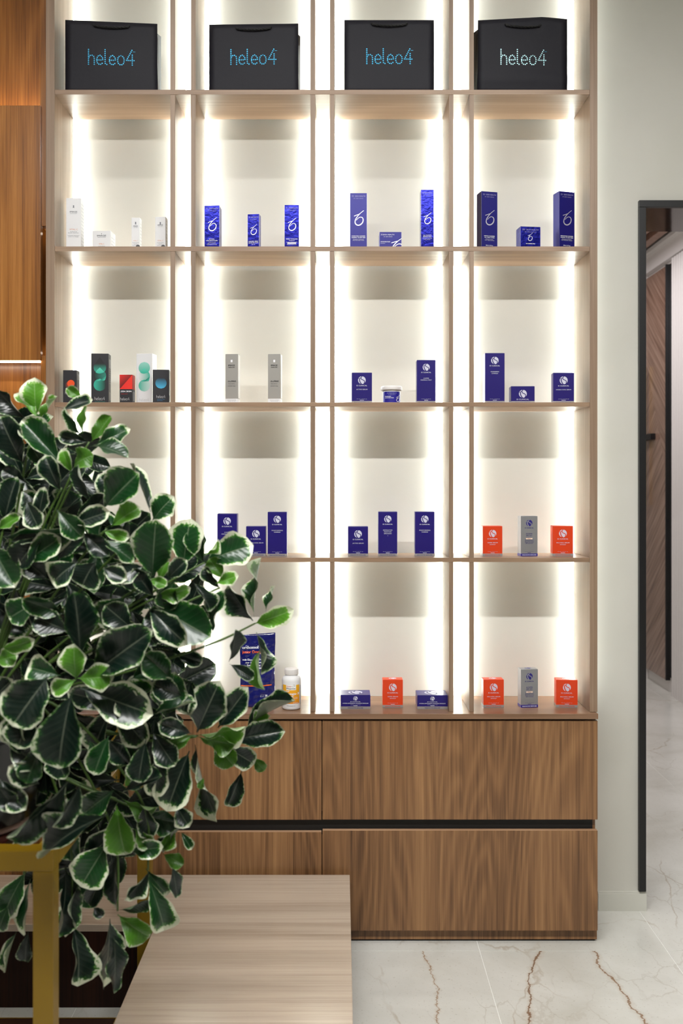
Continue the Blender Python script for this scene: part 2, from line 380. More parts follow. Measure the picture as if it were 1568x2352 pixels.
# ------------------------------------------------------------------ CABINET under the shelving
cb = empty('drawer_cabinet', (0, Y0, 0)); tag(cb, 'long walnut base cabinet with four wide fronts and a black finger channel, under the shelving', 'cabinet')
def cbox(nm, m, x0, x1, y0, y1, z0, z1, b=0, label=None):
    return bx(nm, m, cb, x0, x1, y0-Y0, y1-Y0, z0, z1, b, label=label)
YD = 3.425
cxl, cxr = PX(104, YD), PX(1372.5, YD)
cbox('carcass', M['door_wood'], cxl+.004, cxr-.004, YD+.022, YW-.002, .075, ZC-.023)
cbox('channel', M['void'], cxl+.02, PX(1360, Y0), YD+.0205, YD+.0218, PZ(1908, YD)-.02, PZ(1880, YD)+.02)
cbox('gap_shadow_strip', M['void'], cxl+.004, cxr-.004, YD+.018, YD+.0219, ZC-.035, ZC-.0225)
def door(x0, x1, y0, y1):
    xx0, xx1, z0, z1 = PX(x0, YD), PX(x1, YD), PZ(y1, YD), PZ(y0, YD)
    d = cbox('drawer_front', M['door_wood'], xx0, xx1, YD, YD+.0185, z0, z1, .0006)
    m = MB()
    e = .0012
    m.box(xx0+.0007, xx1-.0007, YD-Y0+.0004, YD-Y0+.018, z1-.0004, z1+.0008)
    m.build('edge_band', M['edge_wood'], d)
door(106, 738.2, 1656, 1883); door(740.3, 1372, 1656, 1882.5)
door(106, 738.2, 1911.5, 2138); door(740.3, 1372, 1908, 2137.5)
cbox('worktop', M['counter_wood'], cxl-.002, PX(1373.5, Y0-.03), Y0-.03, YW-.001, PZ(1652, Y0-.03), ZC, .001)
cbox('plinth', M['door_wood'], cxl+.004, PX(1371, Y0), Y0+.003, Y0+.022, .007, .075, .0006)
cbox('foot_gap', M['void'], cxl+.01, PX(1367, Y0), Y0+.008, Y0+.03, 0.0, .007)

# ------------------------------------------------------------------ LOW BENCH (top coloured pale as sheen, dark sides)
bh = empty('low_bench', (0, 3.0, 0)); tag(bh, 'low L-shaped bench with a sheen-pale wood top in front of the cabinet', 'bench')
ZT = .257; k = 1.363
bl = -.4215*k; br = .0212*k; yr = F*k/899; yf = 3.012; yn = 2.15
def slab(z0, z1, ins, nm, m, bevel):
    pts = [(bl+ins, yn+ins), (br-ins, yn+ins), (br-ins, yr-ins), (-1.25+ins, yr-ins), (-1.25+ins, yf+ins), (bl+ins, yf+ins)]
    mb = MB(); n = 6
    mb.add([(x, y-3.0, z0) for x, y in pts]+[(x, y-3.0, z1) for x, y in pts],
           [tuple(range(n))[::-1], tuple(range(n, 2*n))]+[(i, (i+1) % n, n+(i+1) % n, n+i) for i in range(n)])
    o = mb.build(nm, m, bh)
    if bevel:
        md = o.modifiers.new('edge', 'BEVEL'); md.width = .0015; md.segments = 2
    return o
slab(ZT-.022, ZT, 0, 'bench_top', M['bench_wood'], True)
slab(.0005, ZT-.0222, .001, 'bench_base', M['dark_wood'], False)

# ------------------------------------------------------------------ PRINT helpers (flat print on the packs)
t = NT('flat print'); at = t.n('ShaderNodeAttribute', attribute_name='Col'); t.set(Base_Color=at.outputs['Color'], Roughness=.42); M['print'] = t.m
t = NT('foil print'); at = t.n('ShaderNodeAttribute', attribute_name='Col'); t.set(Base_Color=at.outputs['Color'], Roughness=.28, Metallic=.5); M['foilprint'] = t.m
TC = {}
def text_geo(s):
    if s not in TC:
        cu = bpy.data.curves.new('t', 'FONT'); cu.body = s; cu.size = 1; cu.resolution_u = 2
        ob = bpy.data.objects.new('t', cu); me = bpy.data.meshes.new_from_object(ob)
        vs = [(v.co.x, v.co.y) for v in me.vertices]; fs = [tuple(p.vertices) for p in me.polygons]
        bpy.data.objects.remove(ob); bpy.data.curves.remove(cu); bpy.data.meshes.remove(me)
        xs = [v[0] for v in vs]; mn, mx = min(xs), max(xs)
        TC[s] = ([(x-mn, y) for x, y in vs], fs, mx-mn)
    return TC[s]
class Print:
    def __init__(s, f=None): s.m = MB(); s.f = f or (lambda x, z, d: (x, -d, z))
    def poly(s, pts, col, d=.0004, faces=None):
        cs = [col(x, z) for x, z in pts] if callable(col) else col
        s.m.add([s.f(x, z, d) for x, z in pts], faces or [tuple(range(len(pts)))], cs)
    def rect(s, x0, x1, z0, z1, col, d=.0004, n=1):
        for i in range(n):
            a = x0+(x1-x0)*i/n; b = x0+(x1-x0)*(i+1)/n
            s.poly([(a, z0), (b, z0), (b, z1), (a, z1)], col, d)
    def text(s, txt, xc, z, h=None, w=None, col=(1, 1, 1), d=.0005, left=False, bold=0, sx=1):
        vs, fs, wd = text_geo(txt)
        k = (h/.7) if h else w/wd
        kx = k*sx
        if h and w: kx = w/wd
        x0 = xc if left else xc-wd*kx/2
        for dx in ((0,) if not bold else (-bold, bold)):
            s.poly([(x0+x*kx+dx, z+y*k) for x, y in vs], col, d+(.00003 if dx > 0 else 0), fs)
    def stroke(s, pts, wd, col, d=.0005, closed=False, taper=None):
        n = len(pts); L = []; R = []
        for i in range(n):
            if closed: a = pts[i-1]; b = pts[(i+1) % n]
            else: a = pts[max(i-1, 0)]; b = pts[min(i+1, n-1)]
            dx, dz = b[0]-a[0], b[1]-a[1]; q = math.hypot(dx, dz) or 1; w_ = wd*(taper[i] if taper else 1)/2
            L.append((pts[i][0]-dz/q*w_, pts[i][1]+dx/q*w_)); R.append((pts[i][0]+dz/q*w_, pts[i][1]-dx/q*w_))
        fs = []
        for i in range(n if closed else n-1):
            j = (i+1) % n; fs.append((i, j, n+j, n+i))
        s.poly(L+R, col, d, [tuple(reversed(f)) for f in fs])
    def disc(s, x, z, r, col, d=.0004, n=20, rz=None):
        s.poly([(x+r*math.cos(2*math.pi*i/n), z+(rz or r)*math.sin(2*math.pi*i/n)) for i in range(n)], col, d)
    def strips(s, ext, z0, z1, n, col, d):
        # shape given by its left and right extent at each height
        for i in range(n):
            a = z0+(z1-z0)*i/n; b = z0+(z1-z0)*(i+1)/n; la, ra = ext(a); lb, rb = ext(b)
            s.poly([(la, a), (ra, a), (rb, b), (lb, b)], col, d)
    def build(s, name, parent, mat=None, label=None):
        if s.m.v: return s.m.build(name, mat or M['print'], parent, colors=True, label=label)
def smooth(pts, n=4, closed=False):
    out = []; N = len(pts)
    for i in range(N if closed else N-1):
        p = [pts[(i+j-1) % N] if closed else pts[min(max(i+j-1, 0), N-1)] for j in range(4)]
        for k in range(n):
            u = k/n
            out.append(tuple(.5*((2*p[1][a])+(-p[0][a]+p[2][a])*u+(2*p[0][a]-5*p[1][a]+4*p[2][a]-p[3][a])*u*u+(-p[0][a]+3*p[1][a]-3*p[2][a]+p[3][a])*u**3) for a in (0, 1)))
    if not closed: out.append(pts[-1])
    return out
# thin rounded word "heleo4" as strokes (x-height 1)
def heleo_paths():
    h = [[(0, 0), (0, 1.7)], smooth([(0, .62), (.12, .95), (.36, 1.05), (.6, .9), (.66, .6)])+[(.66, 0)]]
    e = [smooth([(.06, .5), (.68, .52), (.66, .78), (.38, 1.05), (.1, .85), (.02, .5), (.1, .15), (.38, -.02), (.64, .12)])]
    l = [[(0, 1.7), (0, .2)]+smooth([(0, .2), (.05, .05), (.2, 0)])]
    o = [smooth([(.37, 1.05), (.08, .86), (0, .5), (.08, .14), (.37, -.02), (.66, .14), (.74, .5), (.66, .86)], closed=True)]
    o[0].append(o[0][0])
    f = [[(.62, 1.7), (.0, .52), (.86, .52)], [(.66, 1.15), (.66, 0)]]
    out = []; x = 0
    for g, wd in ((h, .66), (e, .7), (l, .2), (e, .7), (o, .74), (f, .86)):
        out += [[(x+a, b) for a, b in p] for p in g]; x += wd+.27
    return out, x-.27
HP, HW = heleo_paths()
def heleo(pr, x0, z0, w_, col, dots=False, th=.1, d=.0005):
    k = w_/HW
    for p in HP:
        q = [(x0+a*k, z0+b*k) for a, b in p]
        if not dots: pr.stroke(q, th*k, col, d); continue
        L = [0]
        for i in range(1, len(q)): L.append(L[-1]+math.hypot(q[i][0]-q[i-1][0], q[i][1]-q[i-1][1]))
        n = max(2, round(L[-1]/(.215*k)))
        for j in range(n+1):
            s_ = L[-1]*j/n; i = max(1, next((a for a in range(1, len(L)) if L[a] >= s_-1e-9), len(L)-1))
            u = (s_-L[i-1])/((L[i]-L[i-1]) or 1)
            pr.disc(q[i-1][0]+(q[i][0]-q[i-1][0])*u, q[i-1][1]+(q[i][1]-q[i-1][1])*u, .078*k, col, d, 8)
def is_logo(pr, x, z, r, col, bg, d=.0005):
    T = lambda p: [(x+a*r, z+b*r) for a, b in p]
    pr.disc(x, z, r, col, d, 28)
    pr.stroke(T(smooth([(.08, 1.06), (-.20, .66), (-.10, .24), (.36, .02), (.68, -.26), (.60, -.86)], 5)), .19*r, bg, d+.00012)
    pr.stroke(T(smooth([(-.58, .42), (-.60, -.05), (-.44, -.52), (-.08, -1.06)], 5)), .24*r, bg, d+.0001)
    pr.stroke(T([(-1.0, .36), (-.40, .56)]), .10*r, bg, d+.00016)
    pr.disc(x-.40*r, z+.62*r, .17*r, bg, d+.0002, 12)
    pr.disc(x-.42*r, z+.74*r, .11*r, col, d+.00025, 12)
def zo_logo(pr, x, z, w_, h_, col, d=.0005):
    T = lambda p: [(x+a*w_, z+b*h_) for a, b in p]
    a = smooth([(1.02, 1.0), (.62, .80), (.30, .58), (.10, .36), (.08, .15), (.28, .02), (.58, .02), (.86, .16), (.96, .36), (.86, .52), (.60, .55), (.34, .44), (.2, .34)], 5)
    n = len(a); pr.stroke(T(a), .075*w_, col, d, taper=[.7+.9*math.sin(math.pi*min(1, i/n*1.05))**2 for i in range(n)])
    b = smooth([(-.04, .62), (.2, .68), (.5, .74), (.34, .6), (.12, .40)], 4)
    pr.stroke(T(b), .065*w_, col, d+.0001)

# ------------------------------------------------------------------ carton builder
def tint(name, c, rough=.35, metal=0, **kw): M[name] = plain(name, c, rough, metal, **kw)
tint('navy card', C8(33, 22, 108), .3); tint('orange card', C8(216, 64, 24), .35); tint('silver card', C8(150, 150, 152), .3, .35)
tint('white card', C8(228, 228, 230), .45); tint('black card', C8(42, 41, 46), .4); tint('grey foil card', C8(160, 157, 152), .35, .12)
tint('silver band', C8(168, 164, 165), .3, .4); tint('navy band', C8(48, 36, 130), .35)
t = NT('blue foil card'); c = coord(t); nz = t.noise(t.mapping(c, (1, 1, 1)), 55, 3, .6)
t.set(Base_Color=C8(7, 12, 128), Metallic=.7, Roughness=.22, Specular_IOR_Level=.6); t.bump(nz, .5, .002); M['blue foil'] = t.m
t = NT('blue card'); t.set(Base_Color=C8(17, 11, 112), Metallic=.3, Roughness=.35); M['blue card'] = t.m
NAVY = C8(33, 22, 108); ORG = C8(216, 64, 24); LIT = C8(205, 205, 222); SIL = C8(150, 150, 152); WH = C8(235, 235, 240)
ROWZ = [SZ[0], SZ[1], SZ[2], SZ[3], ZC]
def carton(name, label, x0, x1, ytop, row, mat, side=0, sp=0, dep=None, Yf=3.51, face=None, group=None, parts=None, wbot=None):
    W0 = (x1-x0)*Yf/F; dep = dep or W0
    xe = x0 if side < 0 else x1
    kpx = F/Yf; th = 0.0
    if side: th = math.asin(max(-.6, min(.6, sp/(kpx*dep)))) - abs(xe-VX)/F
    rz = th if side > 0 else -th
    if side == 0: rz = 0
    # rotate about the front edge nearest the visible side
    W = W0/math.cos(rz); xc = PX((x0+x1)/2, Yf); h = PZ(ytop, Yf)-ROWZ[row]
    root = empty(name, (xc, Yf+abs(W*math.sin(rz))/2, ROWZ[row]+.0004), -rz if side > 0 else -rz)
    if side > 0: root.rotation_euler[2] = -rz*-1*-1
    tag(root, label, 'box' if 'pouch' not in name else 'pouch', group)
    body = bx('carton_body', M[mat], root, -W/2, W/2, 0, dep, 0, h-.0012, .0007)
    m = MB(); m.box(-W/2+.0006, W/2-.0006, .0007, dep-.0007, h-.0012, h, .0003); m.build('lid_flap', M[mat], root)
    if face: face(root, W, h, dep)
    return root
# side > 0: right flank visible -> box turned clockwise seen from above; side < 0: left flank visible

def f_is(kind, lines, small=True, tiny=True, topmark=False, lowlogo=False):
    def f(root, W, h, dep):
        bg, fg, bandm, bandt = {'navy': (NAVY, LIT, 'silver band', NAVY), 'orange': (ORG, C8(206, 196, 214), 'silver band', ORG),
                                'silver': (SIL, C8(44, 36, 118), 'navy band', WH)}[kind]
        W_ = .07 if W > .09 else W
        bh_ = .0095
        m = MB(); m.box(-W/2-.0003, W/2+.0003, -.0003, dep+.0003, 0, bh_, .0002); m.build('foot_band', M[bandm], root)
        lg = Print(); lt = Print()
        r = min(.0142, W_*.19); zt = h-.0135-r
        if lowlogo: r = .0078; zt = h-.0045-r
        is_logo(lg, 0, zt, r, fg, bg)
        z = zt-r-(.0078 if not lowlogo else .0052)
        lt.text('IS CLINICAL', 0, z, h=.0042 if not lowlogo else .003, w=W_*.52, col=fg, bold=.00015)
        z = z-(.021 if h > .12 else .0135) if not lowlogo else z-.0062
        for s_ in lines:
            big = s_.isupper(); hh = .0036 if big else .0024
            if s_ == 'ADVANCE+': hh = .003
            w_ = len(s_)*hh*.92
            lt.text(s_, 0, z, h=hh, w=min(w_, W*.86), col=fg if s_ != 'Beige' else C8(150, 110, 90), bold=.0001, d=.0006)
            if s_ == 'Beige': lt.rect(-.012, .012, z-.0015, z+.004, C8(232, 205, 186), .00045)
            z -= hh*1.75
        if tiny:
            lt.text('15 mL e 0.5 fl. oz', 0, bh_+(.0065 if not lowlogo else .0048), h=.002, w=W_*.5, col=fg)
            lt.rect(-W_*.1, W_*.1, bh_+.002, bh_+.0036, fg)
        lt.text('INNOVATIVE SKINCARE', 0, .003, h=.0032, w=min(W*.84, .055), col=bandt, d=.0008, bold=.00012)
        lg.build('logo', root); lt.build('lettering', root)
        if topmark:
            tp = Print(lambda x, z, d: (x, z, h+d)); is_logo(tp, 0, dep*.5, dep*.3, fg, bg); tp.build('lid_logo', root)
    return f
def f_zo(lines, low=False, corner=False, foot=False):
    def f(root, W, h, dep):
        lg = Print(); lt = Print(); w1 = C8(226, 226, 232); g1 = C8(150, 146, 190)
        if corner:
            lt.text('ZO', -W*.44, h-.012, h=.005, col=w1, left=True); lt.text('SKIN HEALTH', -W*.33, h-.012, h=.0045, w=W*.5, col=w1, left=True)
            lt.text('BY ZEIN OBAGI', -W*.30, h-.0185, h=.0028, w=W*.38, col=w1, left=True)
            lt.text('EXFOLIATING POLISH', -W*.44, h-.037, h=.0034, w=W*.42, col=w1, left=True, bold=.0002)
            lt.text('Exfoliant', -W*.44, h-.042, h=.0022, w=W*.2, col=w1, left=True)
            sc = .052
            zo_logo(lg, W*.06, h-.020-sc*1.0, sc*.78, sc, w1)
            # only what fits on the face is printed
            lg.m.v = [(min(max(v[0], -W/2), W/2-.0004), v[1], max(v[2], .0005)) for v in lg.m.v]
        else:
            lt.text('ZO', -W*.335, h-.0135, h=.0050, w=W*.13, col=g1, bold=.0001)
            lt.text('SKIN HEALTH', W*.10, h-.0135, h=.0046, w=W*.60, col=g1, bold=.0001)
            lt.text('BY ZEIN OBAGI', 0, h-.021, h=.003, w=W*.55, col=g1)
            if low:
                zo_logo(lg, -W*.12, h*.42, W*.22, h*.32, w1)
                lt.text(lines[0], 0, h*.28, h=.0032, w=W*.44, col=w1, bold=.0002)
            else:
                s_ = min(W*.56, .04); zo_logo(lg, -s_*.42, h*.44, s_*.95, s_*1.55, C8(206, 204, 214))
                z = h*.245
                for i, q in enumerate(lines):
                    hh = .0032 if i < 2 else .0024; wd_ = min(W*.8, len(q)*hh*.85)
                    if q == '-': lt.rect(-W*.3, W*.3, z-.001, z+.004, w1); z -= .0045; continue
                    lt.text(q, 0, z, h=hh, w=wd_, col=w1, bold=.0002 if i < 2 else 0); z -= hh*1.7
                if foot: lt.text('200 mL / 6.7 fl. oz.', 0, .007+.012, h=.003, w=W*.45, col=w1, bold=.0002)
        lg.build('logo', root, M['foilprint']); lt.build('lettering', root)
        e = Print(); ec = C8(190, 190, 205)
        e.rect(-W/2, -W/2+.0006, .001, h-.001, ec, .0002); e.rect(W/2-.0006, W/2, .001, h-.001, ec, .0002); e.build('foil_edge', root, M['foilprint'])
    return f
def f_white(tall=True):
    def f(root, W, h, dep):
        lt = Print(); g = C8(120, 122, 130); o_ = C8(222, 150, 110); k = W/.052
        if tall:
            lt.text('I', 0, h-.026*min(k, 1)-.008, h=.008, w=.004, col=g); lt.rect(-.003, .003, h-.0265*min(k, 1)-.0088, h-.026*min(k, 1)-.008, g)
            zt = h-.052 if h > .14 else h-.032
            zc = .074 if h > .14 else .034
        else:
            lt.text('I', 0, h-.013, h=.004, w=.002, col=g); zt = h-.020; zc = .022
        lt.text('IMAGE', 0, zt, h=.0052*min(1, k+.1), w=W*.5, col=C8(90, 92, 100), bold=.0002)
        lt.text('SKINCARE', 0, zt-.0045, h=.002, w=W*.46, col=g)
        lt.text('VITAL C', 0, zc, h=.0052*min(1, k+.1), w=W*.56 if tall else W*.3, col=o_)
        ls = ['hydrating', 'facial cleanser', '', 'nettoyant hydratant', 'pour le visage'] if h > .14 else ['hydrating', 'serum', 'hydratant']
        z = zc-.0068
        for q in ls:
            if q: lt.text(q, 0, z, h=.003, w=min(W*.8, len(q)*.0026), col=g)
            z -= .0045
        lt.build('lettering', root)
        cr = Print(); cr.stroke(smooth([(-.004, .006), (.001, .008), (.004, .014)], 3), .004, C8(232, 150, 60), taper=None)
        if tall and h < .14: cr.disc(W*.27, .014, .0075, C8(70, 70, 74), .0006, 16); cr.text('IMAGE', W*.27, .013, h=.002, w=.010, col=WH, d=.0008)
        cr.build('logo', root)
        sd = Print(lambda x, z, d: (W/2+d, x, z))
        for i in range(int(h/.012)-1):
            zz = .012+i*.012; sd.rect(dep*.15, dep*.82, zz, zz+.0035, C8(200, 202, 206))
        sd.build('side_lettering', root)
    return f
def f_max():
    def f(root, W, h, dep):
        lt = Print(); d_ = C8(52, 50, 52)
        bx('foot_band', M['white card'], root, -W/2-.0002, W/2+.0002, -.0002, dep+.0002, 0, .018)
        for s_, z, w_, hh in (('I', h-.030, .006, .009), ('IMAGE', h-.044, W*.52, .0058), ('SKINCARE', h-.0495, W*.5, .0026)):
            lt.text(s_, 0, z, h=hh, w=w_, col=WH if s_ == 'I' else d_, bold=.0003)
        lt.text('the', -W*.17, h-.101, h=.0055, w=W*.26, col=d_, bold=.0002); lt.text('MAX', W*.17, h-.101, h=.0055, w=W*.36, col=d_, bold=.0005)
        lt.text('facial cleanser', 0, h-.108, h=.003, w=W*.52, col=d_); lt.rect(-W*.27, W*.27, h-.1122, h-.1118, d_); lt.text('nettoyant visage', 0, h-.117, h=.003, w=W*.6, col=d_)
        lt.text('with plant stem cell technology', 0, .0125, h=.0022, w=W*.7, col=d_, d=.0008); lt.text('118 mL e 4 fl. oz.', 0, .008, h=.0022, w=W*.6, col=d_, d=.0008)
        lt.build('lettering', root)
        sd = Print(lambda x, z, d: (W/2+d+.0002, x, z)); sd.rect(.002, dep-.002, .02, h-.002, C8(215, 215, 214)); sd.build('side_label', root)
    return f
def lerp(a, b, u): u = max(0, min(1, u)); return tuple(a[i]+(b[i]-a[i])*u for i in range(3))
BLK = C8(42, 41, 46); TEAL = C8(52, 176, 152)
def side_lines(root, W, h, dep, c0, c1):
    sd = Print(lambda x, z, d: (W/2+d, x, z)); sd.rect(dep*.2, dep*.9, h*.72, h*.9, c0)
    for i in range(7): sd.rect(dep*.25, dep*.85, h*.68-i*h*.045, h*.695-i*h*.045, c1)
    sd.rect(dep*.3, dep*.8, h*.08, h*.24, c0); sd.build('side_lettering', root)
def f_heleo(kind):
    def f(root, W, h, dep):
        g = Print(); lt = Print(); white = kind == 'tealwhite'; bgc = C8(228, 228, 230) if white else BLK
        side_lines(root, W, h, dep, C8(190, 190, 190) if white else C8(120, 120, 122), C8(205, 205, 205) if white else C8(96, 96, 98))
        if kind in ('teal', 'tealwhite'):
            R = W*.36; z1 = h*.72; z2 = h*.56; z3 = h*.375; off = W*.03
            dk = bgc if white else C8(28, 28, 30)
            def circ(cx, cz, col, d, n=16, pointed=0):
                def ext(z):
                    dz = (z-cz)
                    if pointed and dz > R*.7:
                        u = (dz-R*.7)/(R*pointed-R*.7); hw = R*.714*(1-u)
                    else: hw = math.sqrt(max(0, R*R-dz*dz))
                    return cx-hw, cx+hw
                g.strips(ext, cz-R, cz+(R*pointed if pointed else R), n, col, d)
            circ(off*0, z1, lambda x, z: lerp(TEAL, dk if not white else C8(160, 216, 204), (z-(z1-R))/(R*(1.6 if not white else 2.2))), .00040, pointed=0 if white else 1.75)
            if white: circ(0, z2, lambda x, z: lerp(C8(225, 228, 228), TEAL, (x+R)/(R*1.3)), .00042)
            else: circ(0, z2, lambda x, z: lerp(C8(24, 24, 26), C8(40, 130, 114), (x+R*.2)/(R*1.2)), .00042)
            circ(0, z3, lambda x, z: lerp(TEAL, C8(24, 24, 26) if not white else C8(205, 232, 226), (x+R)/(2*R)), .00044)
            # folded drops crossing between the circles
            g.poly(smooth([(0, z1-R*.0), (-R*.7, z1-R*.72), (-R*.1, z1-R*.98), (R*.55, z1-R*.82), (R*.72, z1-R*.7)], 3), lambda x, z: lerp(C8(96, 206, 182), TEAL, (z1-z)/R), .00048)
            g.poly(smooth([(0, z3+R*1.02), (R*.75, z3+R*.72), (R*.98, z2-R*.1), (R*.75, z2-R*.55), (R*.1, z2-R*.9), (-R*.6, z3+R*.72)], 3), lambda x, z: lerp(TEAL, C8(84, 200, 176), (x+R)/(2*R)), .0005)
            col = C8(190, 190, 192); heleo(lt, -W*.30, .013, W*.58, C8(196, 196, 198), th=.13)
            lt.text('aqua regenerating gel', 0, .0065, h=.0022, w=W*.58, col=C8(60, 160, 140) if not white else C8(190, 190, 192))
        elif kind == 'orange':
            R = W*.27; cx = W*.08; cz = h*.60
            g.poly([(cx-R*.75, cz+R*.66), (cx-W*.42, cz-R*.1), (cx-W*.42, cz-R*.9), (cx-R*.1, cz-R)], lambda x, z: lerp(BLK, C8(200, 66, 28), (x-(cx-W*.42))/(W*.3)), .0004)
            g.disc(cx, cz, R, C8(238, 84, 34), .0005, 28)
            heleo(lt, -W*.34, .034, W*.6, C8(200, 200, 202), th=.13)
        elif kind == 'blue':
            R = W*.34; cz = h*.60
            g.strips(lambda z: (-math.sqrt(max(0, R*R-(z-cz)**2)), math.sqrt(max(0, R*R-(z-cz)**2))), cz-R, cz+R, 18, lambda x, z: lerp(C8(70, 176, 220), C8(30, 34, 44), (z-cz+R)/(1.9*R)), .0004)
            heleo(lt, -W*.27, .019, W*.52, C8(200, 200, 202), th=.13)
            lt.text('hydrating cream', 0, .013, h=.0026, w=W*.46, col=C8(60, 140, 190)); lt.text('hydratant', -W*.06, .0085, h=.0024, w=W*.34, col=C8(60, 140, 190))
        g.build('artwork', root); lt.build('lettering', root)
    return f
def f_zen():
    def f(root, W, h, dep):
        g = Print(); lt = Print(); RED = C8(226, 40, 34); z0 = h*.50
        g.poly([(-W/2, z0), (W/2, z0), (W/2, h)], lambda x, z: lerp(RED, C8(235, 52, 40), x/W+.5), .0004)
        g.poly([(-W/2, z0), (W/2, h), (-W/2, h)], lambda x, z: lerp(C8(90, 20, 20), RED, (z-z0)/(h-z0)) if x < 0 else C8(140, 26, 24), .0004)
        g2 = Print(lambda x, z, d: (W/2+d, x, z)); g2.rect(0.001, dep-.001, z0, h-.001, C8(214, 60, 48)); g2.rect(dep*.2, dep*.85, h*.1, h*.42, C8(130, 130, 132)); g2.build('side_panel', root)
        lt.text('ZEN SKIN', -W*.0, h*.40, h=.0052, w=W*.84, col=WH, bold=.0003)
        lt.text('hand cream', -W*.12, h*.33, h=.0024, w=W*.5, col=RED)
        heleo(lt, -W*.44, .012, W*.7, C8(190, 190, 192), th=.12)
        g.build('artwork', root); lt.build('lettering', root)
    return f

GI = 'navy, orange and silver skincare cartons'; GZ = 'blue foil skincare cartons on the second shelf'; GW = 'white skincare cartons on the second shelf'
GH = 'graphic cartons on the third shelf'; GS = 'grey foil cartons on the third shelf'
# second shelf
carton('skincare_carton', 'tallest white skincare carton, at the far left of the second shelf', 152, 185.5, 455, 1, 'white card', 1, 7.5, .05, face=f_white(), group=GW)
carton('skincare_carton', 'low wide white carton beside the tall white one on the second shelf', 212, 254, 530, 1, 'white card', 1, 11, .06, face=f_white(False), group=GW)
carton('skincare_carton', 'small slim white carton with a round dark sticker, third white one from the left', 301.7, 321, 500, 1, 'white card', 1, 4.5, .03, face=f_white(), group=GW)
carton('skincare_carton', 'small white carton with a dark side, closest to the divider on the second shelf', 356, 380, 498, 1, 'white card', 1, 5, .035, face=f_white(), group=GW)
carton('skincare_carton', 'blue foil carton standing leftmost of the three in the second bay', 469, 504, 472, 1, 'blue foil', 1, 5, .05, face=f_zo(['RETINOL', 'SKIN BRIGHTENER', 'Traitement de', 'Peau au Retinol', '0.5% Retinol Creme']), group=GZ)
carton('skincare_carton', 'smallest upright blue foil carton, middle of the second bay', 568, 595, 491.5, 1, 'blue foil', 1, 4, .03, face=f_zo(['SUNSCREEN + PRIMER', 'BROAD SPECTRUM', 'SPF 30']), group=GZ)
carton('skincare_carton', 'blue foil carton with a white bar near its foot, rightmost in the second bay', 653, 686.5, 471, 1, 'blue foil', 0, 0, .045, face=f_zo(['WRINKLE + TEXTURE REPAIR', 'Retinol', 'Acetate + Polypeptides', '-', 'Retinol nocturne']), group=GZ)
carton('skincare_carton', 'tall plain-sided blue carton at the left of the third bay on the second shelf', 803.5, 842.5, 443.7, 1, 'blue card', 0, 0, .045, face=f_zo(['HYDRATING CLEANSER', 'NORMAL TO DRY SKIN', 'Nettoyant Hydratant', 'Peau Normale a Seche']), group=GZ)
carton('skincare_carton', 'low wide blue carton with an oversized silver mark cut by its corner', 871, 922, 533, 1, 'blue card', 0, 0, .06, face=f_zo([], corner=True), group=GZ)
carton('skincare_carton', 'slim shiny blue foil carton catching white reflections, tallest in the third bay', 966, 996, 436, 1, 'blue foil', 0, 0, .04, face=f_zo(['OIL CONTROL', 'EXFOLIATING', 'Tonique Exfoliant', 'Peau Grasse']), group=GZ)
carton('skincare_carton', 'tall blue carton showing its dull left flank beside the right bay divider', 1105, 1143.5, 439, 1, 'blue card', -1, 10.5, .045, face=f_zo(['GENTLE CLEANSER', 'ALL SKIN TYPES', 'Nettoyant Doux', 'Tous Types de Peau'], foot=True), group=GZ)
carton('skincare_carton', 'low blue foil carton between the two tall ones in the fourth bay', 1194.5, 1242, 520, 1, 'blue foil', -1, 9.5, .05, face=f_zo(['OIL CONTROL PADS'], low=True), group=GZ)
carton('skincare_carton', 'tall blue carton showing a pale left flank at the right end of the second shelf', 1283.5, 1321.5, 439, 1, 'blue card', -1, 13.5, .045, face=f_zo(['EXFOLIATING CLEANSER', 'NORMAL TO OILY SKIN', 'Nettoyant Exfoliant', 'Peau Normale a Grasse'], foot=True), group=GZ)
# third shelf
carton('skincare_carton', 'small black carton with an orange disc, at the left end of the third shelf', 144.8, 175.8, 850.4, 2, 'black card', 1, 7, .045, face=f_heleo('orange'), group=GH)
carton('skincare_carton', 'tall black carton with teal overlapping drops', 209.5, 248.5, 812, 2, 'black card', 1, 5.5, .05, face=f_heleo('teal'), group=GH)
carton('skincare_carton', 'small red and black carton with a diagonal split', 274.5, 304, 860.8, 2, 'black card', 1, 6, .04, face=f_zen(), group=GH)
carton('skincare_carton', 'tall white carton with teal overlapping drops', 312, 349.5, 812, 2, 'white card', 1, 10.5, .05, Yf=3.555, face=f_heleo('tealwhite'), group=GH)
carton('skincare_carton', 'black carton with a blue glowing disc, next to the first divider', 350.7, 388, 849, 2, 'black card', 1, 2.5, .04, Yf=3.49, face=f_heleo('blue'), group=GH)
carton('skincare_carton', 'grey foil carton left of its twin in the second bay', 517, 546, 813, 2, 'grey foil card', 1, 5, .035, face=f_max(), group=GS)
carton('skincare_carton', 'grey foil carton right of its twin in the second bay', 615, 644, 813, 2, 'grey foil card', 1, 3.5, .035, face=f_max(), group=GS)
carton('skincare_carton', 'short navy carton left of the white-lidded jar', 807.5, 854, 856, 2, 'navy card', 0, 0, .045, face=f_is('navy', ['ACTIVE SERUM']), group=GI)
carton('skincare_carton', 'navy carton with two product lines right of the white-lidded jar', 957, 1000, 827, 2, 'navy card', 0, 0, .045, face=f_is('navy', ['COPPER', 'FIRMING MIST']), group=GI)
carton('skincare_carton', 'tallest navy carton on the third shelf, left in the fourth bay', 1113.5, 1158.5, 811, 2, 'navy card', -1, 5, .055, face=f_is('navy', ['CLEANSING', 'COMPLEX']), group=GI)
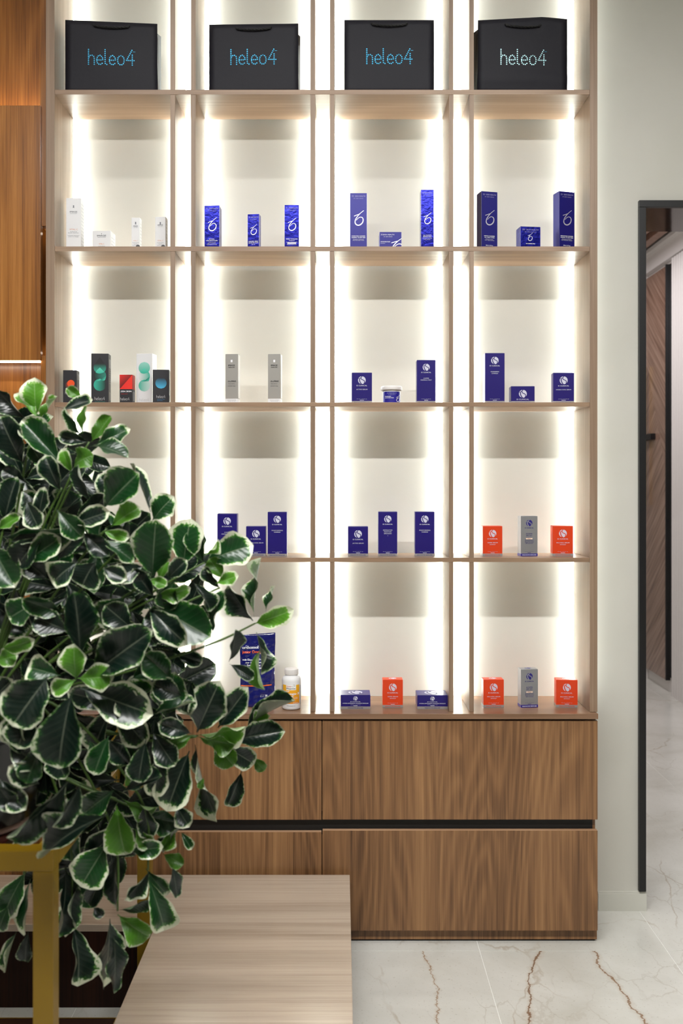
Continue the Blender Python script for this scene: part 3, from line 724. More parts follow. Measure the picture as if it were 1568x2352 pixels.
carton('skincare_carton', 'low wide navy carton between a tall and a short navy one', 1173.5, 1227.5, 887, 2, 'navy card', -1, 5, .055, face=f_is('navy', [], tiny=False), group=GI)
carton('skincare_carton', 'short navy carton at the right end of the third shelf', 1270.5, 1318, 856, 2, 'navy card', -1, 4.5, .045, face=f_is('navy', ['HYDRA-COOL SERUM']), group=GI)
# fourth shelf
carton('skincare_carton', 'tall navy carton left in the second bay of the fourth shelf, foot behind leaves', 499, 544, 1180, 3, 'navy card', 0, 0, .045, face=f_is('navy', ['COPPER', 'FIRMING MIST']), group=GI)
carton('skincare_carton', 'short navy carton standing in front of its taller neighbours, second bay of the fourth shelf', 565, 610, 1209, 3, 'navy card', 0, 0, .045, face=f_is('navy', ['HYDRA-COOL SERUM']), group=GI)
carton('skincare_carton', 'tall navy carton rightmost in the second bay of the fourth shelf', 614.5, 658.5, 1176, 3, 'navy card', 0, 0, .045, Yf=3.50, face=f_is('navy', ['MOISTURIZING', 'COMPLEX']), group=GI)
carton('skincare_carton', 'short navy carton at the left of the third bay on the fourth shelf', 799, 845, 1209.5, 3, 'navy card', 0, 0, .045, face=f_is('navy', ['ACTIVE SERUM']), group=GI)
carton('skincare_carton', 'tall navy carton with three product lines and a tiny mark, middle of the third bay', 868.5, 912, 1175.5, 3, 'navy card', 0, 0, .045, face=f_is('navy', ['REPARATIVE', 'MOISTURE', 'EMULSION', 'o']), group=GI)
carton('skincare_carton', 'tall navy carton with two product lines, right in the third bay of the fourth shelf', 953, 997.5, 1175.5, 3, 'navy card', 0, 0, .045, face=f_is('navy', ['MOISTURIZING', 'COMPLEX']), group=GI)
carton('skincare_carton', 'orange carton left of the silver one on the fourth shelf', 1108.5, 1153.7, 1208.5, 3, 'orange card', -1, 5.5, .045, face=f_is('orange', ['SUPER SERUM', 'ADVANCE+']), group=GI)
carton('skincare_carton', 'silver carton with a navy foot band on the fourth shelf', 1195.7, 1235, 1185.5, 3, 'silver card', -1, 7.5, .04, face=f_is('silver', ['ECLIPSE', 'SPF 50+', 'PerfecTint', 'Beige', 'Broad Spectrum', 'Sunscreen Creme', 'Water Resistant', '(80 minutes)']), group=GI)
carton('skincare_carton', 'orange carton right of the silver one on the fourth shelf', 1269, 1316, 1208, 3, 'orange card', -1, 5, .045, face=f_is('orange', ['PRO-HEAL SERUM', 'ADVANCE+']), group=GI)
# worktop row
carton('skincare_carton', 'low wide navy carton left of the orange one on the worktop, third bay', 782, 850.3, 1596.5, 4, 'navy card', 0, 0, .085, Yf=3.487, face=f_is('navy', ['HYDRA-INTENSIVE COOLING MASQUE'], lowlogo=True, topmark=True), group=GI)
carton('skincare_carton', 'orange carton between two low navy cartons on the worktop', 878.5, 925, 1561.5, 4, 'orange card', 0, 0, .045, face=f_is('orange', ['SUPER SERUM', 'ADVANCE+'], topmark=True), group=GI)
carton('skincare_carton', 'low wide navy carton right of the orange one on the worktop, third bay', 958, 1027.8, 1597, 4, 'navy card', 0, 0, .085, Yf=3.487, face=f_is('navy', ['HYDRA-INTENSIVE COOLING MASQUE'], lowlogo=True, topmark=True), group=GI)
carton('skincare_carton', 'orange carton left of the silver one on the worktop', 1110, 1157, 1561.5, 4, 'orange card', -1, 5, .045, face=f_is('orange', ['PRO-HEAL SERUM', 'ADVANCE+'], topmark=True), group=GI)
carton('skincare_carton', 'silver carton with a navy foot band on the worktop', 1196, 1236, 1538, 4, 'silver card', -1, 7.5, .04, face=f_is('silver', ['ECLIPSE', 'SPF 50+', 'PerfecTint', 'Beige', 'Broad Spectrum', 'Sunscreen Creme', 'Water Resistant', '(80 minutes)'], topmark=True), group=GI)
carton('skincare_carton', 'orange carton at the right end of the worktop', 1277.5, 1326, 1562, 4, 'orange card', -1, 4.5, .045, face=f_is('orange', ['PRO-HEAL SERUM', 'ADVANCE+'], topmark=True), group=GI)
carton('skincare_carton', 'navy carton on the worktop almost hidden behind the plant, first bay', 168, 236, 1597, 4, 'navy card', 0, 0, .085, Yf=3.487, face=f_is('navy', ['HYDRA-INTENSIVE COOLING MASQUE'], lowlogo=True), group=GI)

# ------------------------------------------------------------------ white-lidded jar (third shelf)
j = empty('cream_jar', (PX(898.7, 3.55), 3.55, SZ[2]+.0004)); tag(j, 'small white-lidded jar with a blue label between navy cartons', 'jar')
R = 20.6*3.55/F*1; zt = PZ(888, 3.55)-SZ[2]; zl = PZ(897.5, 3.55)-SZ[2]
m = MB(); m.lathe([(R*.9, 0), (R, .003), (R, zl-.002), (R*.96, zl)], 40); m.build('jar_body', M['white card'], j, True)
m = MB(); m.lathe([(R*1.17, zl), (R*1.19, zl+.003), (R*1.19, zt-.004), (R*1.15, zt-.001), (R*1.1, zt)], 40); m.build('lid', M['white_paint'], j, True)
cyl = lambda R_: (lambda x, z, d: ((R_+d)*math.sin(x/R_), -(R_+d)*math.cos(x/R_), z))
p = Print(cyl(R)); BL = C8(34, 28, 140)
p.rect(-R*1.25, R*1.25, .003, zl-.006, BL, .0003, 16); p.build('jar_label', j)
p = Print(cyl(R))
p.text('ZO SKIN HEALTH', -.0, zl-.013, h=.0032, w=R*1.1, col=C8(170, 170, 205), d=.0006); p.text('BY ZEIN OBAGI', 0, zl-.0175, h=.002, w=R*.8, col=C8(170, 170, 205), d=.0006)
p.text('Enzymatic', -R*.8, zl-.025, h=.0035, w=R*.7, col=WH, left=True, bold=.0002, d=.0006); p.text('EXFOLIATING POLISH', -R*.8, zl-.030, h=.0025, w=R*1.0, col=WH, left=True, bold=.0002, d=.0006)
zo_logo(p, R*.5, zl-.042, .017, .024, WH, .0006); p.build('lettering', j)

# ------------------------------------------------------------------ supplement bottle
b = empty('pill_bottle', (PX(669, 3.50), 3.50+.0, ZC+.0004)); tag(b, 'white plastic bottle with an orange label on the worktop beside the blue pouch', 'bottle')
R = 21.8*3.5/F; Zb = lambda y: PZ(y, 3.5)-ZC; H_ = Zb(1535)
zs = Zb(1553)
m = MB(); m.lathe([(R*.86, 0), (R*.97, .003), (R, .008), (R, zs-.014), (R*.97, zs-.007), (R*.86, zs-.001), (R*.72, zs+.002), (R*.66, zs+.004), (R*.66, zs+.008)], 48); m.build('bottle_body', M['white card'], b, True)
m = MB(); n = 48; zc0 = zs+.007
prof = [(R*.70, zc0), (R*.72, zc0+.001), (R*.72, H_-.003), (R*.69, H_-.0005), (R*.6, H_)]
m.lathe(prof, 48)
m.build('screw_cap', M['white_paint'], b, True)
m = MB()
for i in range(40):
    a = 2*math.pi*i/40; c_, s_ = math.cos(a), math.sin(a); r1 = R*.722
    m.tube([(r1*c_, r1*s_, zc0+.001), (r1*c_, r1*s_, H_-.0035)], .0006, 5)
m.build('cap_ribs', M['white_paint'], b)
cy = cyl(R); p = Print(cy); z0, z1 = Zb(1612), Zb(1569.5)
p.rect(-R*1.02, R*1.0, z0, z1, lambda x, z: lerp(C8(226, 140, 20), C8(240, 180, 40), (z-z0)/(z1-z0)), .0003, 18)
p.rect(-R*.52, R*.55, z1-.018, z1+.0004, C8(240, 240, 238), .0004, 10); p.build('label_panel', b)
p = Print(cy); dk = C8(70, 60, 60)
p.text('Zein', -R*.22, z1-.0075, h=.0052, w=R*.5, col=C8(190, 60, 60), d=.0006, bold=.0002); p.text('Pharma', 0, z1-.0150, h=.0052, w=R*.95, col=dk, d=.0006, bold=.0003)
p.stroke(smooth([(R*.1, z1-.004), (R*.2, z1-.007), (R*.42, z1-.004), (R*.36, z1+.0005), (R*.22, z1-.001)], 3), .0008, dk, .0007)
p.text('Fischöl', -R*.9, z1-.0245, h=.0052, w=R*.7, col=WH, left=True, d=.0006, bold=.0002); p.text('Omega-3', 0, z1-.0345, h=.0078, w=R*1.82, col=WH, d=.0006, bold=.0006)
p.text('1000 mg', -R*.1, z1-.0415, h=.0038, w=R*.7, col=WH, d=.0006, bold=.0003)
for i in range(2): p.text('Fischölkonzentrat mit EPA und DHA', -R*.05, z1-.0460-.0036*i, h=.0024, w=R*1.6, col=WH, d=.0006)
p.text('Kapseln', R*.55, z0+.002, h=.0028, w=R*.6, col=WH, d=.0006)
p.disc(-R*.62, z0+.001, R*.21, C8(240, 240, 238), .0006, 18); p.text('90', -R*.62, z0+.000, h=.0036, w=R*.22, col=dk, d=.0008, bold=.0002)
p.stroke([(-R*.62+R*.17*math.cos(a), z0+.001+R*.17*math.sin(a)) for a in [math.pi*1.1+i*math.pi*.1 for i in range(9)]], .0005, dk, .0008)
p.text('Nahrungsergänzung', 0, z0-.0085, h=.0026, w=R*.9, col=dk, d=.0006); p.build('lettering', b)
p = Print(cy)
for i in range(16): p.rect(R*1.1, R*1.35, z0-.003+i*.0042, z0-.0012+i*.0042, C8(150, 150, 150), .0005, 2); p.rect(-R*1.4, -R*1.12, z0-.003+i*.0042, z0-.0012+i*.0042, C8(150, 150, 150), .0005, 2)
p.build('side_lettering', b)

# ------------------------------------------------------------------ blue stand-up pouch
pc = empty('refill_pouch', (PX(590, 3.53), 3.55, ZC+.0004), math.radians(9)); tag(pc, 'crinkled dark blue stand-up pouch with an orange line, partly behind leaves', 'pouch')
PW = .130; PH = PZ(1458, 3.53)-ZC; rp = random.Random(5)
def pyo(x, z):
    u = x/(PW/2); v = z/PH
    th_ = .030*max(0, 1-v)**.8*(1-abs(u)**2.6*.75)+.0012
    return th_
def pfront(x, z, d=0):
    v = z/PH; ww_ = 1-.05*math.sin(math.pi*min(1, v*1.15))
    cr = .0016*math.sin(x*210+z*90)*math.sin(z*160-x*60)*(1-v*.3)+.0012*math.sin(x*90-z*240)
    return (x*ww_, -pyo(x, z)-cr*(1 if v < .9 else .25)-d, z)
m = MB(); nx, nz_ = 26, 44
fv = []; bv = []
for j_ in range(nz_+1):
    for i in range(nx+1):
        x = -PW/2+PW*i/nx; z = PH*j_/nz_
        if j_ == nz_: z += .006*(i/nx)-.003
        fv.append(pfront(x, z)); q = pfront(x, z); bv.append((q[0], pyo(x, z)*.9, z))
N = (nx+1)*(nz_+1); fs = []
for j_ in range(nz_):
    for i in range(nx):
        a = j_*(nx+1)+i; fs.append((a, a+1, a+nx+2, a+nx+1)); fs.append((N+a, N+a+nx+1, N+a+nx+2, N+a+1))
for j_ in range(nz_):
    a = j_*(nx+1); fs.append((a, a+nx+1, N+a+nx+1, N+a)); a += nx; fs.append((a, N+a, N+a+nx+1, a+nx+1))
for i in range(nx): fs.append((i, N+i, N+i+1, i+1)); a = nz_*(nx+1)+i; fs.append((a, a+1, N+a+1, N+a))
m.add(fv+bv, fs)
t = NT('blue pouch film'); sx_ = t.sep(coord(t)); nb = t.noise(t.mapping(coord(t), (1, 1, 1)), 45, 3, .6, .8)
t.set(Base_Color=C8(12, 18, 98), Roughness=.16, Specular_IOR_Level=.8); t.bump(nb, .55, .004); M['pouch'] = t.m
m.build('pouch_body', M['pouch'], pc, True)
p = Print(lambda x, z, d: pfront(x, z, d+.0012)); WHT = C8(225, 228, 238)
def ptext(s_, x, z, h, w_, col, bold=.0004): p.text(s_, x, z, h=h, w=w_, col=col, left=True, d=.0004, bold=bold)
ptext('orthomol', -.056, PH-.052, .0105, .058, WHT, .0006)
ptext('junior Omega plus', -.056, PH-.068, .0105, .096, C8(226, 92, 40), .0004)
ptext('mit Eisen als Beitrag', -.056, PH-.094, .0068, .092, WHT); ptext('zur kognitiven', -.046, PH-.104, .0068, .066, WHT)
ptext('Entwicklung', -.040, PH-.114, .0068, .050, WHT); ptext('und Erststufe', -.036, PH-.124, .0068, .058, WHT)
ptext('30', .026, .036, .0070, .0085, WHT)
p.stroke([(.008, .0365), (.021, .0365), (.023, .042), (.010, .042), (.008, .0365)], .0007, WHT, .0005); p.build('lettering', pc)
p = Print(lambda x, z, d: pfront(x, z, d+.0010)); p.rect(-PW/2+.002, PW/2-.012, .0735, .0775, C8(240, 110, 40), .0004, 24); p.build('orange_line', pc)
m = MB(); m.box(-PW/2+.002, PW/2-.002, -.0036, -.0012, PH-.020, PH-.0185); m.build('seal_ridge', M['pouch'], pc)

# ------------------------------------------------------------------ paper carrier bags
t = NT('black kraft paper'); nb = t.noise(coord(t), 14, 4, .6)
t.set(Base_Color=C8(25, 24, 32), Specular_IOR_Level=.3, Roughness=.6); t.bump(nb, .35, .004); M['paper'] = t.m
M['rope'] = plain('black rope', C8(12, 12, 13), .7)
def bag(label, x0, x1, yt, rz, glint, tilt=0, fold=False, Yf=3.475, lx=None, peak=0):
    W = (x1-x0)*Yf/F/math.cos(rz); D = .10; h = PZ(yt, Yf)-SZ[0]; xc = PX((x0+x1)/2, Yf)
    root = empty('paper_bag', (xc, Yf+abs(W*math.sin(rz))/2, SZ[0]+.0004), rz); tag(root, label, 'bag', 'black paper bags on the top shelf')
    nx, nz_ = 14, 14; m = MB()
    def fy(x, z, side):
        u = x/(W/2); v = z/h; b_ = .004*math.sin(math.pi*v)*(1-u*u)
        if fold and side == 0: b_ += .006*math.exp(-((v-.19)/.05)**2)
        return (-b_) if side == 0 else (D+b_*.5)
    def grid(fn, n1, n2):
        vs = [fn(i/n1, k_/n2) for k_ in range(n2+1) for i in range(n1+1)]
        m.add(vs, [(k_*(n1+1)+i, k_*(n1+1)+i+1, (k_+1)*(n1+1)+i+1, (k_+1)*(n1+1)+i) for k_ in range(n2) for i in range(n1)])
    def top(u): return h+tilt*(u-.5)+(peak*(u/.73 if u < .73 else 1-.35*(u-.73)/.27) if peak else 0)
    grid(lambda u, v: (-W/2+W*u, fy(-W/2+W*u, v*h, 0), v*top(u)), nx, nz_)
    grid(lambda u, v: (W/2-W*u, fy(W/2-W*u, v*h, 1), v*top(1-u)), nx, nz_)
    for s_ in (1, -1):      # gussets folded inwards towards the top
        def gs(u, v, s_=s_):
            y = D*u if s_ > 0 else D*(1-u)
            return (s_*(W/2-.022*v**1.5*(1-abs(2*u-1))), y, v*top(1 if s_ > 0 else 0))
        grid(gs, 4, nz_)
    grid(lambda u, v: (-W/2+W*u, D*(1-v), 0.0005), 2, 2)
    o = m.build('bag_body', M['paper'], root, True)
    md = o.modifiers.new('paper', 'SOLIDIFY'); md.thickness = .0008; md.offset = 0
    for yy in (-.0055, D-.006):
        r = MB(); hw = W*.2; pts = []
        for i in range(25):
            u = -1+2*i/24; pts.append((u*hw, yy-(.0035*(1-u*u)) if yy < 0 else yy, h-.016-.0075*(1-u**2)**.7+(.003 if abs(u) > .97 else 0)+tilt*u*.2))
        for q in (0, 1):
            r.tube([(x, y_+.0018*math.cos(i*1.3+q*math.pi), z+.0018*math.sin(i*1.3+q*math.pi)) for i, (x, y_, z) in enumerate(pts)], .0026, 6)
        r.build('rope_handle', M['rope'], root)
    p = Print(lambda x, z, d: (x, fy(x, z, 0)-d-.0006, z))
    lw_ = 106*Yf/F/math.cos(rz); lx0 = (lx-(x0+x1)/2)*Yf/F/math.cos(rz); lz = PZ(147.5, Yf)-SZ[0]
    heleo(p, lx0, lz, lw_*.975, C8(52, 150, 190) if not glint else C8(190, 236, 244), dots=True)  # glint: the highlight on the logo is put into its print colour
    for i in range(4): p.disc(lx0+lw_*(.955+.014*i), lz+lw_*.285, lw_*.006, C8(60, 160, 200), .0005, 6)
    p.build('logo', root, M['foilprint'])
bag('black paper bag with a dotted blue logo in the first bay, its right gusset showing', 150, 359, 48, math.radians(3), False, tilt=-.006, lx=203)
bag('black paper bag with a dotted blue logo in the second bay', 479.5, 684.5, 54.5, math.radians(-1.5), False, lx=530)
bag('black paper bag seen square-on with a dim dotted logo in the third bay', 791, 996, 46.5, 0, False, lx=842)
bag('black paper bag with a glint-coloured logo and a crease near its foot, fourth bay', 1097.5, 1304, 47, math.radians(2.5), True, fold=True, lx=1150, peak=.017)

# ------------------------------------------------------------------ GOLD PLANT STAND
FX = -.577; FY0 = F*.577/662; FY1 = 2.99; FZ = PZ(1955, FY0); T = .041; LX = FX-.62
ps = empty('plant_stand', (FX-.3, FY0, 0)); tag(ps, 'gold painted square-tube plant stand with dark wood shelves, left foreground', 'plant stand')
def pbox(nm, m, x0, x1, y0, y1, z0, z1, b=.002): return bx(nm, m, ps, x0-(FX-.3), x1-(FX-.3), y0-FY0, y1-FY0, z0, z1, b)
for x in (FX-T, LX):
    for y in (FY0, FY1-T): pbox('post', M['gold'], x, x+T, y, y+T, 0.0005, FZ-T-.0002)
for y in (FY0, FY1-T): pbox('cross_rail', M['gold'], LX, FX, y, y+T, FZ-T, FZ)
for x in (FX-T, LX): pbox('side_rail', M['gold'], x, x+T, FY0+T+.0002, FY1-T-.0002, FZ-T, FZ)
M['tray'] = plain('dark glossy shelf', C8(36, 12, 8), .25)
pbox('top_shelf', M['tray'], LX+T+.002, -.69, FY0+T+.001, FY0+.52, FZ-.02, FZ-.001)
for y in (FY0+.20, FY0+.515): pbox('shelf_bearer', M['gold'], LX+T, FX-T, y, y+.012, FZ-.034, FZ-.021, .001)
zl_ = .11; yb_ = F*(EYE-zl_)/1227; xr_ = -515*yb_/F
pbox('lower_shelf', M['tray'], LX+T+.004, xr_-.004, FY0+T, yb_-.003, zl_-.018, zl_-.0005)
pbox('shelf_trim', M['gold'], xr_-.004, xr_, FY0+T, yb_, zl_-.02, zl_, 0)
pbox('shelf_trim', M['gold'], LX+T+.004, xr_-.004, yb_-.003, yb_, zl_-.02, zl_, 0)

# ------------------------------------------------------------------ VARIEGATED SHRUB in its pot
PCX, PCY = -.80, 2.115
sb = empty('potted_shrub', (PCX, PCY, FZ+.0005)); tag(sb, 'large variegated shrub with cream-edged green leaves in a black pot, left foreground', 'plant')
m = MB(); m.lathe([(.115, .012), (.13, .02), (.15, .10), (.165, .20), (.168, .21), (.158, .212), (.150, .20), (.02, .195)], 40); m.build('pot', M['pot'], sb, True)
m = MB(); m.lathe([(.112, 0), (.118, .002), (.118, .012), (.112, .014)], 40); m.build('foot_ring', M['pot_rim'], sb, True)
m = MB(); m.lathe([(.149, .170), (.149, .192), (.08, .199), (.01, .200)], 24); m.build('soil', M['soil'], sb, True)
def leafmat(name, dark, mid, edge, cream, young):
    t = NT(name); uv = t.n('ShaderNodeUVMap'); uv.uv_map = 'UVMap'; s_ = t.sep(uv.outputs[0])
    oi = t.n('ShaderNodeObjectInfo'); rnd = oi.outputs['Random']
    u = t.math('ABSOLUTE', t.math('MULTIPLY_ADD', s_[0], 2, -1)); v = s_[1]
    nv = t.n('ShaderNodeCombineXYZ'); t.l(t.math('MULTIPLY', s_[0], 2.6), nv.inputs[0]); t.l(t.math('MULTIPLY', v, 4.2), nv.inputs[1]); t.l(t.math('MULTIPLY', rnd, 40), nv.inputs[2])
    nz = t.noise(nv.outputs[0], 4.4, 4, .65)
    # distance to the edge: flank and tip
    eu = t.math('SUBTRACT', 1, u); ev = t.math('MULTIPLY', t.math('SUBTRACT', 1.0, v), 2.4)
    d = t.math('MINIMUM', eu, ev); d = t.math('MULTIPLY_ADD', t.math('SUBTRACT', nz, .5), .62, d)
    thr = t.math('MULTIPLY_ADD', rnd, .24, .0); thr = t.math('MULTIPLY', thr, t.math('MULTIPLY_ADD', v, 1.5, -.05))
    q = t.math('SUBTRACT', d, thr)
    nd = t.n('ShaderNodeMapRange'); t.l(q, nd.inputs[0]); nd.inputs[1].default_value = -.02; nd.inputs[2].default_value = .38
    base = t.ramp(nd.outputs[0], [(0, cream), (.04, cream), (.10, edge), (.26, mid), (.6, dark)])
    # midrib and side veins a little paler
    rib = t.math('LESS_THAN', u, .035)
    ph = t.math('SINE', t.math('MULTIPLY', t.math('SUBTRACT', v, t.math('MULTIPLY', u, .22)), 62))
    vn = t.math('MULTIPLY', t.math('GREATER_THAN', ph, .95), .08)
    col = t.mix(t.math('MAXIMUM', t.math('MULTIPLY', rib, .4), vn), base, lerp(mid, cream, .35))
    hs = t.n('ShaderNodeHueSaturation'); t.l(col, hs.inputs['Color']); t.l(t.math('MULTIPLY_ADD', rnd, .45, .5), hs.inputs['Value']); 
    # underside paler
    bf = t.n('ShaderNodeNewGeometry').outputs['Backfacing']
    col = t.mix(t.math('MULTIPLY', bf, .5), hs.outputs[0], lerp(mid, cream, .3))
    t.set(Base_Color=col, Roughness=.30 if not young else .38, Specular_IOR_Level=.5, Subsurface_Weight=0)
    tr = t.n('ShaderNodeBsdfTranslucent'); t.l(col, tr.inputs[0]); mx = t.n('ShaderNodeMixShader'); mx.inputs[0].default_value = .22 if young else .08
    t.l(t.b.outputs[0], mx.inputs[1]); t.l(tr.outputs[0], mx.inputs[2]); t.l(mx.outputs[0], t.t.nodes['Material Output'].inputs[0])
    h = t.math('ADD', t.math('MULTIPLY', ph, .3), t.math('MULTIPLY', t.math('MINIMUM', t.math('MULTIPLY', u, 8), 1), 1)); t.bump(h, .25, .0015)
    return t.m
CR = C8(222, 226, 200)
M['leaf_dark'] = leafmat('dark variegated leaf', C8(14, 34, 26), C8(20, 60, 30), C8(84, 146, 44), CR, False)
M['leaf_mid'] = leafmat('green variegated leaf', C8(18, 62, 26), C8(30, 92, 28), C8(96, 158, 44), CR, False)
M['leaf_light'] = leafmat('young variegated leaf', C8(84, 142, 38), C8(104, 164, 50), C8(140, 190, 80), C8(228, 234, 206), True)
M['stem'] = plain('green stem', C8(58, 84, 26), .5)
rl = random.Random(11)
def leaf_mesh(mat, seed, arch, cup, wavy, shape):
    r = random.Random(seed); nu, nv_ = 8, 14; vs = []; fs = []; uvs = []
    ph = [r.uniform(0, 6.28) for _ in range(4)]; tw = r.uniform(-.5, .5)
    for j_ in range(nv_+1):
        v = j_/nv_
        if v < .06: hw = .018
        else:
            q = (v-.06)/.94; hw = max(.0, math.sin(math.pi*min(1, q**shape)))**.56*.5 if q < 1 else 0
            hw = max(hw, .018*(1-q))
        for i in range(nu+1):
            u = -1+2*i/nu
            e = 1+.05*math.sin(v*19+ph[0]*(1 if u > 0 else 2))*abs(u)
            x = u*hw*e
            z = arch*math.sin(math.pi*v) + cup*(abs(u)**1.5)*hw*2 + wavy*abs(u)**2*math.sin(v*9+ph[1]+(1.7 if u > 0 else 0))*hw*1.6
            a = tw*(v-.5)
            vs.append((x*math.cos(a), v*1.0, z+x*math.sin(a))); uvs.append((i/nu, v))
    for j_ in range(nv_):
        for i in range(nu):
            a = j_*(nu+1)+i; fs.append((a, a+1, a+nu+2, a+nu+1))
    me = bpy.data.meshes.new('leaf'); me.from_pydata(vs, [], fs); me.materials.append(mat)
    ul = me.uv_layers.new(name='UVMap')
    for l in me.loops: ul.data[l.index].uv = uvs[l.vertex_index]
    me.polygons.foreach_set('use_smooth', [True]*len(me.polygons)); me.update()
    return me
LM = {k: [leaf_mesh(M[k], 100*a+i, rl.uniform(.02, .14), rl.uniform(.10, .34), rl.uniform(.08, .26), rl.uniform(1.3, 1.85)) for i in range(8)] for a, k in enumerate(('leaf_dark', 'leaf_light', 'leaf_mid'))}
NL = [0]
def put_leaf(bx_, by_, tx_, ty_, wpx, tone, Y, dY=0, roll=None, ratio=None):
    """a leaf from its base to its tip; dY = how much nearer the tip comes"""
    a = Vector(P(bx_, by_, Y)); b_ = Vector(P(tx_, ty_, Y-dY)); d = b_-a; L = d.length
    ax = d.normalized(); vw = Vector((0, -1, .25)).normalized()
    n_ = (vw-ax*vw.dot(ax)).normalized()
    wd = wpx*Y/F
    if roll is None:
        nat = L*.46
        roll = math.acos(max(.25, min(1, wd/nat)))*rl.choice((-1, 1)) if wd < nat else 0
    W = wd/max(.25, math.cos(roll))
    n_ = Matrix.Rotation(roll, 3, ax) @ n_
    x_ = ax.cross(n_)
    me = rl.choice(LM['leaf_light' if tone == 'L' else ('leaf_mid' if rl.random() < .38 else 'leaf_dark')])
    o = bpy.data.objects.new('leaf', me); link(o, sb)
    R_ = Matrix((x_, ax, n_)).transposed().to_4x4()
    S_ = Matrix.Diagonal((W*1.06, L, (W+L)*.5*1.0, 1))
    mw = Matrix.Translation(a) @ R_ @ S_
    o.matrix_world = mw
    o.matrix_parent_inverse = Matrix.Identity(4)
    o.matrix_local = Matrix.Translation(-Vector((PCX, PCY, FZ+.0005))) @ mw
    NL[0] += 1
